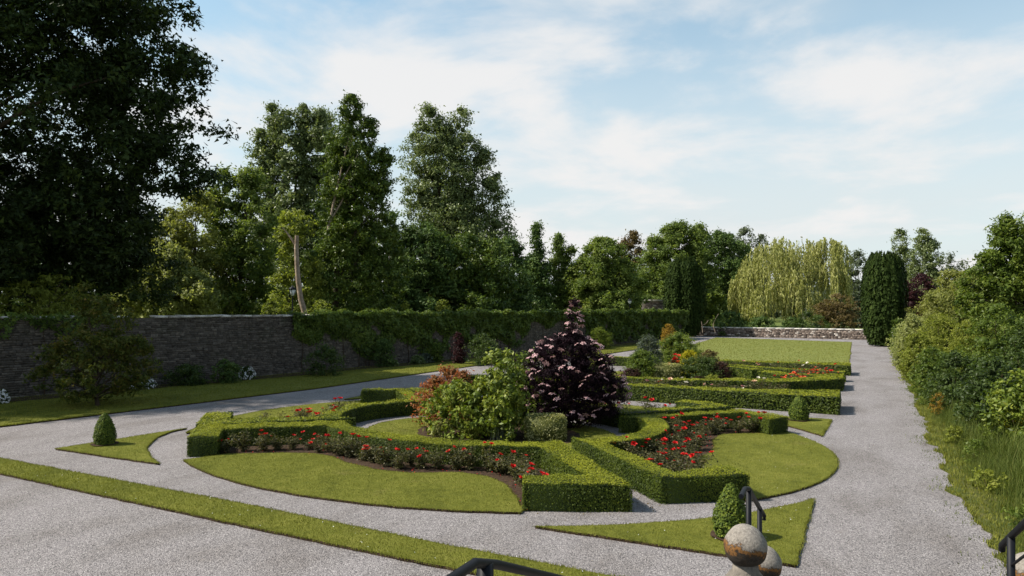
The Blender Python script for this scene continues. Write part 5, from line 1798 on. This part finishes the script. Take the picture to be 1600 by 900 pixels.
for k, (x, y) in enumerate(along([(-9.5, 46.3), (-7.2, 46.2), (-5, 46.1), (-3.2, 45.9), (-1.6, 45.6)], 11)):
    rose_bush(x, y, rrng.uniform(1.1, 1.5), ['cream_petal', 'pink_petal', 'peach_petal'] if k < 5 else ['red_petal', 'cream_petal'], [3, 1, 2, 0][k % 4], 'mixed pink and red flowered rose bush before the farthest hedge', 'rose bushes before the farthest hedge')
for k, (px, py) in enumerate([(1045, 590), (1052, 590), (1038, 591)]):
    x, y = ground(px, py)
    rose_bush(x, y + 0.9, 1.9, ['orange_petal', 'red_petal'], 5, 'tall orange-red flowered rose bush among the second bed shrubs', 'rose bushes among the second bed shrubs')

# ================================================================== STEPS, FINIALS, RAILS
p = []
nst = 7
for k in range(6):      # upper flight
    z = 2.4 - (k + 1) * 0.158
    box_part(p, (0.05, 1.5 + 0.36 * (k + 0.5), z / 2), (1.5, 0.36, z), rng.uniform())
box_part(p, (0.05, 4.73, 0.70), (1.5, 2.14, 1.42), 0.5)
for k in range(9):      # lower flight
    z = 1.42 - (k + 1) * 0.155
    if z > 0.02:
        box_part(p, (0.05, 5.8 + 0.36 * (k + 0.5), z / 2), (1.5, 0.36, z), rng.uniform())
tag(obj('stone_steps', np_mesh('steps', p, [M['step']])), kind='structure')
p = []
box_part(p, (0, -1.5, 1.2), (9, 5.9, 2.4), 0.5)
tag(obj('terrace', np_mesh('terrace', p, [M['step']])), kind='structure')


def lichen_mat():
    m, ns, ln = mat('lichen_stone')
    g = ns.new('ShaderNodeTexCoord')
    n1 = nd(ns, 'ShaderNodeTexNoise', {'Scale': 10, 'Detail': 9, 'Roughness': 0.74})
    ln.new(g.outputs['Object'], n1.inputs['Vector'])
    n2 = nd(ns, 'ShaderNodeTexNoise', {'Scale': 60, 'Detail': 6, 'Roughness': 0.7})
    ln.new(g.outputs['Object'], n2.inputs['Vector'])
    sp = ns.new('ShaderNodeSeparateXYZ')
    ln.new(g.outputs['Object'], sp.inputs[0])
    # height + noise decides pale top / orange lichen / dark bottom
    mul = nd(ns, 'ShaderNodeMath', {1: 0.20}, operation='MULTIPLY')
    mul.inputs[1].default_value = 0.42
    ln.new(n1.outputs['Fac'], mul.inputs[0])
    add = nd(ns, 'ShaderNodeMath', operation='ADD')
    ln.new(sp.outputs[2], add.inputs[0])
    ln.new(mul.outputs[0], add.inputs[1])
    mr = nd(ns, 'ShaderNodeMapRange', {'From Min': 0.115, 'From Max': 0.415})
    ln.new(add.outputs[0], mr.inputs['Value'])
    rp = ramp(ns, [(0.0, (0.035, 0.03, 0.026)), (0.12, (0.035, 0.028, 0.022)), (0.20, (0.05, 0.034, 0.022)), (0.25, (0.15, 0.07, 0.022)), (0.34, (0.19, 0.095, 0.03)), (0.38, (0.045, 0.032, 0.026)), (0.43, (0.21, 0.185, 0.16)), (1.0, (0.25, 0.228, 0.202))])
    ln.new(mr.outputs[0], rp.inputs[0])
    r2 = ramp(ns, [(0.3, (0.45, 0.45, 0.45)), (0.62, (1.15, 1.15, 1.15))])
    ln.new(n2.outputs['Fac'], r2.inputs[0])
    mx = nd(ns, 'ShaderNodeMixRGB', {0: 1.0}, blend_type='MULTIPLY')
    ln.new(rp.outputs[0], mx.inputs[1])
    ln.new(r2.outputs[0], mx.inputs[2])
    pr = nd(ns, 'ShaderNodeBsdfPrincipled', {'Roughness': 0.92, 'Specular IOR Level': 0.2})
    ln.new(mx.outputs[0], pr.inputs['Base Color'])
    b = nd(ns, 'ShaderNodeBump', {'Strength': 0.7, 'Distance': 0.012})
    ln.new(n2.outputs['Fac'], b.inputs['Height'])
    ln.new(b.outputs[0], pr.inputs['Normal'])
    o = ns.new('ShaderNodeOutputMaterial')
    ln.new(pr.outputs[0], o.inputs[0])
    return m


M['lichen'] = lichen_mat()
M['pedestal'] = stone_mat('weathered_stone', [(0.0, (0.11, 0.098, 0.085)), (1.0, (0.20, 0.18, 0.158))], scale=22, bump=0.015, moss=(0.075, 0.045, 0.02))


def finial(x, y, zc, r, label, base_z):
    root = empty('stone_ball_finial', (x, y, base_z), label, 'finial', 'stone ball finials beside the steps')
    rr = np.random.default_rng(int(abs(y) * 100))
    p = []
    prof = [(max(0.004, r * math.cos(a) * (1 + 0.015 * math.sin(7 * a))), r * math.sin(a)) for a in np.linspace(-1.45, math.pi / 2, 22)]
    lathe(p, prof, 32)
    v = p[0][0] * (1 + 0.02 * np.sin(p[0][0] @ np.array([[21.0], [17.0], [13.0]])))
    p[0] = (v, p[0][1], 0.5, 0)
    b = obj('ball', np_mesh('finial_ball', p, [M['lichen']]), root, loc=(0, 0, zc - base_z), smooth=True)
    p = []
    zb = zc - r * 0.97 - base_z
    lathe(p, [(r * 1.55, 0.0), (r * 1.55, max(0.03, zb - 0.30)), (r * 1.5, max(0.06, zb - 0.22)), (r * 1.0, zb - 0.10), (r * 0.62, zb - 0.03), (r * 0.58, zb + 0.03), (0.01, zb + 0.035)], 28)
    obj('pedestal', np_mesh('finial_pedestal', p, [M['pedestal']]), root, smooth=True)


# low flanking walls carry the finials
for s_, lab in ((-1, 'low stone flank wall under the ball finials left of the steps'), (1, 'low stone flank wall on the right of the steps')):
    p = []
    xx = -0.74 if s_ < 0 else 0.84
    for k, (ya, yb, zt) in enumerate([(1.5, 3.6, 1.75), (3.6, 5.6, 1.55), (5.6, 6.6, 1.25), (6.6, 7.8, 0.8), (7.8, 8.8, 0.45)]):
        box_part(p, (xx, (ya + yb) / 2, zt / 2), (0.36, yb - ya, zt), rng.uniform())
    tag(obj('flank_wall', np_mesh('flank_wall', p, [M['step']])), lab, 'wall', 'flank walls of the steps')
bx, by = plan(1165, 4.9)
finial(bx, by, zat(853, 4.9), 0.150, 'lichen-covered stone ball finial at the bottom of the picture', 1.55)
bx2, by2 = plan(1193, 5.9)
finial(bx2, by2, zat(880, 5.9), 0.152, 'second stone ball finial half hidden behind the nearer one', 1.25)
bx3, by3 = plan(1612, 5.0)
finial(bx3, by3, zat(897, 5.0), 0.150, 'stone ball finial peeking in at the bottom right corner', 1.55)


def rail(name, pts, posts, label, r=0.024, low=None):
    x0 = pts[0]
    root = empty(name, (posts[0][0], posts[0][1], 0), label, 'handrail', 'black iron handrails of the steps')
    o3 = np.array((posts[0][0], posts[0][1], 0))
    p = []
    add_tube(p, np.array(pts) - o3, r, 10)
    obj('handrail', np_mesh('handrail', p, [M['iron']]), root, smooth=True)
    for (x, y, z0, z1) in posts:
        p = []
        box_part(p, (x - o3[0], y - o3[1], (z0 + z1) / 2), (0.042, 0.042, z1 - z0), rz=0)
        obj('post', np_mesh('post', p, [M['iron']]), root)
    if low:
        p = []
        add_tube(p, np.array(low) - o3, 0.009, 6)
        obj('lower_rail', np_mesh('lower_rail', p, [M['iron']]), root, smooth=True)
    return root


def at3(px, py, d):
    x, y = plan(px, d)
    return (x, y, zat(py, d))


# middle rail
a = at3(1158, 776, 5.7)
b = at3(1170, 764, 6.0)
c = at3(1187, 794, 6.75)
d_ = at3(1194, 806, 7.05)
e = at3(1194, 812, 7.06)
rail('handrail_section', [a, at3(1164, 764, 5.9), b, c, d_, e], [(b[0], b[1], 1.0, b[2]), (c[0], c[1], 0.6, c[2])], 'short black iron handrail standing behind the stone ball finials',
     r=0.022, low=[(b[0], b[1], b[2] - 0.32), (c[0], c[1], c[2] - 0.25)])
# near rail at the bottom edge
a = at3(690, 915, 1.95)
b = at3(742, 880, 2.2)
c = at3(775, 882, 2.35)
d_ = at3(880, 906, 2.9)
e = at3(950, 925, 3.4)
rail('handrail_section', [a, b, c, d_, e], [(at3(758, 880, 2.27)[0], at3(758, 880, 2.27)[1], 2.0, at3(758, 882, 2.27)[2]), (e[0], e[1], 1.5, e[2])], 'near black iron handrail crossing the bottom edge of the picture', r=0.017)
# right rail
a = at3(1566, 852, 4.8)
b = at3(1580, 838, 4.6)
c = at3(1612, 808, 4.2)
d_ = at3(1700, 730, 3.4)
rail('handrail_section', [at3(1566, 860, 4.82), a, b, c, d_], [(b[0], b[1], 1.4, b[2]), (d_[0], d_[1], 1.6, d_[2])], 'black iron handrail at the bottom right corner', r=0.022,
     low=[(b[0], b[1], b[2] - 0.20), (d_[0], d_[1], d_[2] - 0.2)])


# lamp posts
def lamp(px, d, ytop, label):
    x, y = plan(px, d)
    H = zat(ytop, d)
    root = empty('lamp_post', (x, y, 0), label, 'lamp post', 'lamp posts behind the wall')
    p = []
    add_tube(p, [(0, 0, 0), (0, 0, 0.6), (0, 0, 0.62), (0, 0, H - 0.7)], [0.09, 0.08, 0.05, 0.04], 8)
    obj('post', np_mesh('lamp_shaft', p, [M['iron']]), root, smooth=True)
    p = []
    lathe(p, [(0.02, H - 0.72), (0.13, H - 0.66), (0.24, H - 0.30), (0.02, H - 0.29)], 6)
    lan = obj('lantern', np_mesh('lantern', p, [M['glass']]), root)
    p = []
    lathe(p, [(0.02, H - 0.285), (0.30, H - 0.28), (0.20, H - 0.16), (0.07, H - 0.08), (0.05, H - 0.02), (0.005, H)], 6)
    for k in range(6):
        a = k * math.pi / 3
        add_tube(p, [(0.135 * math.cos(a), 0.135 * math.sin(a), H - 0.66), (0.245 * math.cos(a), 0.245 * math.sin(a), H - 0.28)], [0.014, 0.014], 4)
    obj('lantern_frame', np_mesh('lantern_frame', p, [M['iron']]), lan)


lamp(457, 46.5, 446, 'black street lantern just behind the wall beside the pale bare trunk')
lamp(984, 84, 466, 'lantern showing above the ivy before the rounded tree')
# grey stone pier at the yew
x, y = ground(1391, 545)
root = empty('stone_pier', (x + 0.4, y, 0), 'narrow grey stone pier at the foot of the right yew', 'pier')
p = []
box_part(p, (0, 0, 0.8), (0.42, 0.42, 1.6), 0.3, jitter=0.01)
obj('shaft', np_mesh('pier', p, [M['step']]), root)
p = []
box_part(p, (0, 0, 1.66), (0.52, 0.52, 0.12), 0.8)
obj('cap', np_mesh('pier_cap', p, [M['coping']]), root)


# ================================================================== SMALL SCATTER
def scatter_quads(P, size, z, rng, key, name, label, cat):
    n = len(P)
    v, f = leaves(np.column_stack([P, np.full(n, z) + rng.uniform(0, 0.012, n)]), rng.normal(0, 0.35, (n, 3)) + np.array((0, 0, 1)), size, size * 0.75, rng)
    o = obj(name, np_mesh(name, [(v, f, rng.uniform(0, 1, n), 0)], [M[key]]))
    return tag(o, label, cat, kind='stuff')


srng = np.random.default_rng(17)
dp = np.concatenate([sample_poly(ccw(strip), 170, srng), sample_poly(ccw(tri_nr), 40, srng), sample_poly(ccw(lawn_e), 30, srng)])
dp = dp[(np.sin(dp[:, 0] * 1.3) * np.sin(dp[:, 1] * 3 + dp[:, 0] * 0.4) > -0.25)]
scatter_quads(dp, 0.022, 0.095, srng, 'white_petal', 'daisies', 'tiny white daisies dotted over the mown grass strips', 'daisy')
lp = np.column_stack([srng.uniform(-9, 2.2, 900), srng.uniform(9, 34, 900)])
near = srng.uniform(size=900) < 0.10
hx = along(h_s[:3] + h_s[29:33], 260) + srng.normal(0, 0.28, (260, 2))
ex_ = along([(-7.0, 17.37), (-3.65, 13.95), (-2.05, 15.05)], 220) + srng.normal(0, 0.22, (220, 2)) + np.array((-0.12, -0.18))
lp = np.concatenate([lp[near], hx, ex_])
scatter_quads(lp, 0.035, 0.012, srng, 'tan', 'leaf_litter', 'dry hedge clippings and leaves scattered on the gravel', 'leaf litter')
# weeds creeping from the verge on to the gravel
wp = np.array([(q[0] - abs(srng.normal(0, 0.22)), q[1] + srng.normal(0, 0.1)) for q in ve2 for _ in range(14) if q[1] < 45])
nb = len(wp)
Bw = np.column_stack([wp, np.zeros(nb)])
keep = np.sin(Bw[:, 1] * 2.1) + np.sin(Bw[:, 1] * 5.3 + 1) > -0.3
v, f, a = arching(Bw[keep], 0.07, 0.007, srng, 0.9, seg=2)
tag(obj('path_weeds', np_mesh('path_weeds', [(v, f, a, 0)], [M['long_grass']])), 'sparse weeds creeping from the verge onto the gravel', 'weeds', kind='stuff')

# ---- each rose bush told apart by its place in its bed
ORD = ['leftmost', 'second', 'third', 'fourth', 'fifth', 'sixth', 'seventh', 'eighth', 'ninth', 'tenth', 'eleventh', 'twelfth', 'thirteenth', 'fourteenth', 'fifteenth', 'sixteenth', 'seventeenth', 'eighteenth', 'nineteenth',
       'twentieth', 'twenty-first', 'twenty-second', 'twenty-third', 'twenty-fourth', 'twenty-fifth', 'twenty-sixth', 'twenty-seventh', 'twenty-eighth', 'twenty-ninth', 'thirtieth']
ORD += ['thirty-' + q for q in ('first', 'second', 'third', 'fourth', 'fifth', 'sixth', 'seventh', 'eighth', 'ninth')] + ['fortieth', 'forty-first', 'forty-second', 'forty-third', 'forty-fourth']
BEDS = {'rose bushes in the front bed': ('red', 'in the bed behind the front lawn'), 'rose bushes in the right bed': ('red', 'inside the zigzag hedge'), 'rose bushes in the left bed': ('red', 'in the wall-side bed'),
        'rose bushes in the back bed': ('red', 'in the back bed of the oval'), 'pale rose bushes of the second parterre': ('cream and peach', 'behind the long straight hedge'),
        'orange-red rose bushes of the second parterre': ('orange-red', 'inside the angled hedge'), 'rose bushes before the farthest hedge': ('mixed pink and red', 'before the farthest hedge'),
        'rose bushes among the second bed shrubs': ('tall orange-red', 'among the second bed shrubs')}
for g, (colour, where) in BEDS.items():
    mem = [o for o in COL.objects if o.get('group') == g]
    mem.sort(key=lambda o: (o.location.x * CY + o.location.y * SY) / depth(o.location.x, o.location.y))
    for k, o in enumerate(mem):
        nbl = sum(1 for c in o.children if c.name.startswith('bloom'))
        what = 'in bloom' if nbl else 'without blooms'
        o['label'] = f"{ORD[k]} {colour} rose bush from the left {where}, {what}" if k else f"leftmost {colour} rose bush {where}, {what}"

fp = np.concatenate([along(bed_s, 70) + srng.normal(0, 0.18, (70, 2)) + np.array((0, 0.25)), along(bed_e, 60) + srng.normal(0, 0.2, (60, 2)) - np.array((0.25, 0))])
scatter_quads(fp, 0.035, 0.045, srng, 'red_petal', 'fallen_petals', 'red rose petals fallen on the soil of the beds', 'petals')

# mixed weeds standing in the long grass
WEEDS = [(2.75, 15.2, 0.55, 0.35, 'shrub', 'broad-leaved weed clump nearest the path in the long grass'), (3.3, 16.6, 0.8, 0.4, 'shrub_dark', 'dark leafy weed in the middle of the long grass'), (2.6, 18.2, 0.45, 0.45, 'shrub_yellow', 'yellowish weed clump at the path edge of the long grass'),
         (3.6, 18.9, 1.0, 0.45, 'tan', 'dry brown dock stem standing in the long grass'), (2.7, 21.3, 0.6, 0.4, 'shrub', 'green weed clump below the dark shadowed shrub'), (3.4, 14.2, 0.9, 0.4, 'shrub_yellow', 'tall pale weed beside the right-hand handrail'),
         (2.55, 24.2, 0.5, 0.35, 'shrub_yellow', 'low pale weed at the verge before the glossy shrub'), (4.1, 17.4, 1.1, 0.5, 'shrub', 'tall green weed at the back of the long grass'), (2.5, 33.5, 0.5, 0.4, 'shrub', 'small weed tuft on the verge beyond the glossy shrub')]
for k, (x, y, h, w, key, lab) in enumerate(WEEDS):
    shrub('weed_plant', x, y, [(0, 0, 0.02, h, w, 'spire' if h > 0.75 else 'dome')], key, 700, 0.075, 0.14, lab, cat='plant', seed=300 + k, core=0.0, stems=7, stem_r=0.008, fill=0.8)

for (x, y, r) in ((-2.0, 12.35, 0.36), (-19.84, 12.5, 0.36), (-1.95, 26.6, 0.4)):
    p = []
    sheet(p, densify([(x + r * math.cos(t), y + r * math.sin(t)) for t in np.linspace(0, 6.0, 14)], 0.15, 0.025), 0.075)
    tag(obj('soil_ring', np_mesh('soil', p, [M['soil']])), kind='structure')
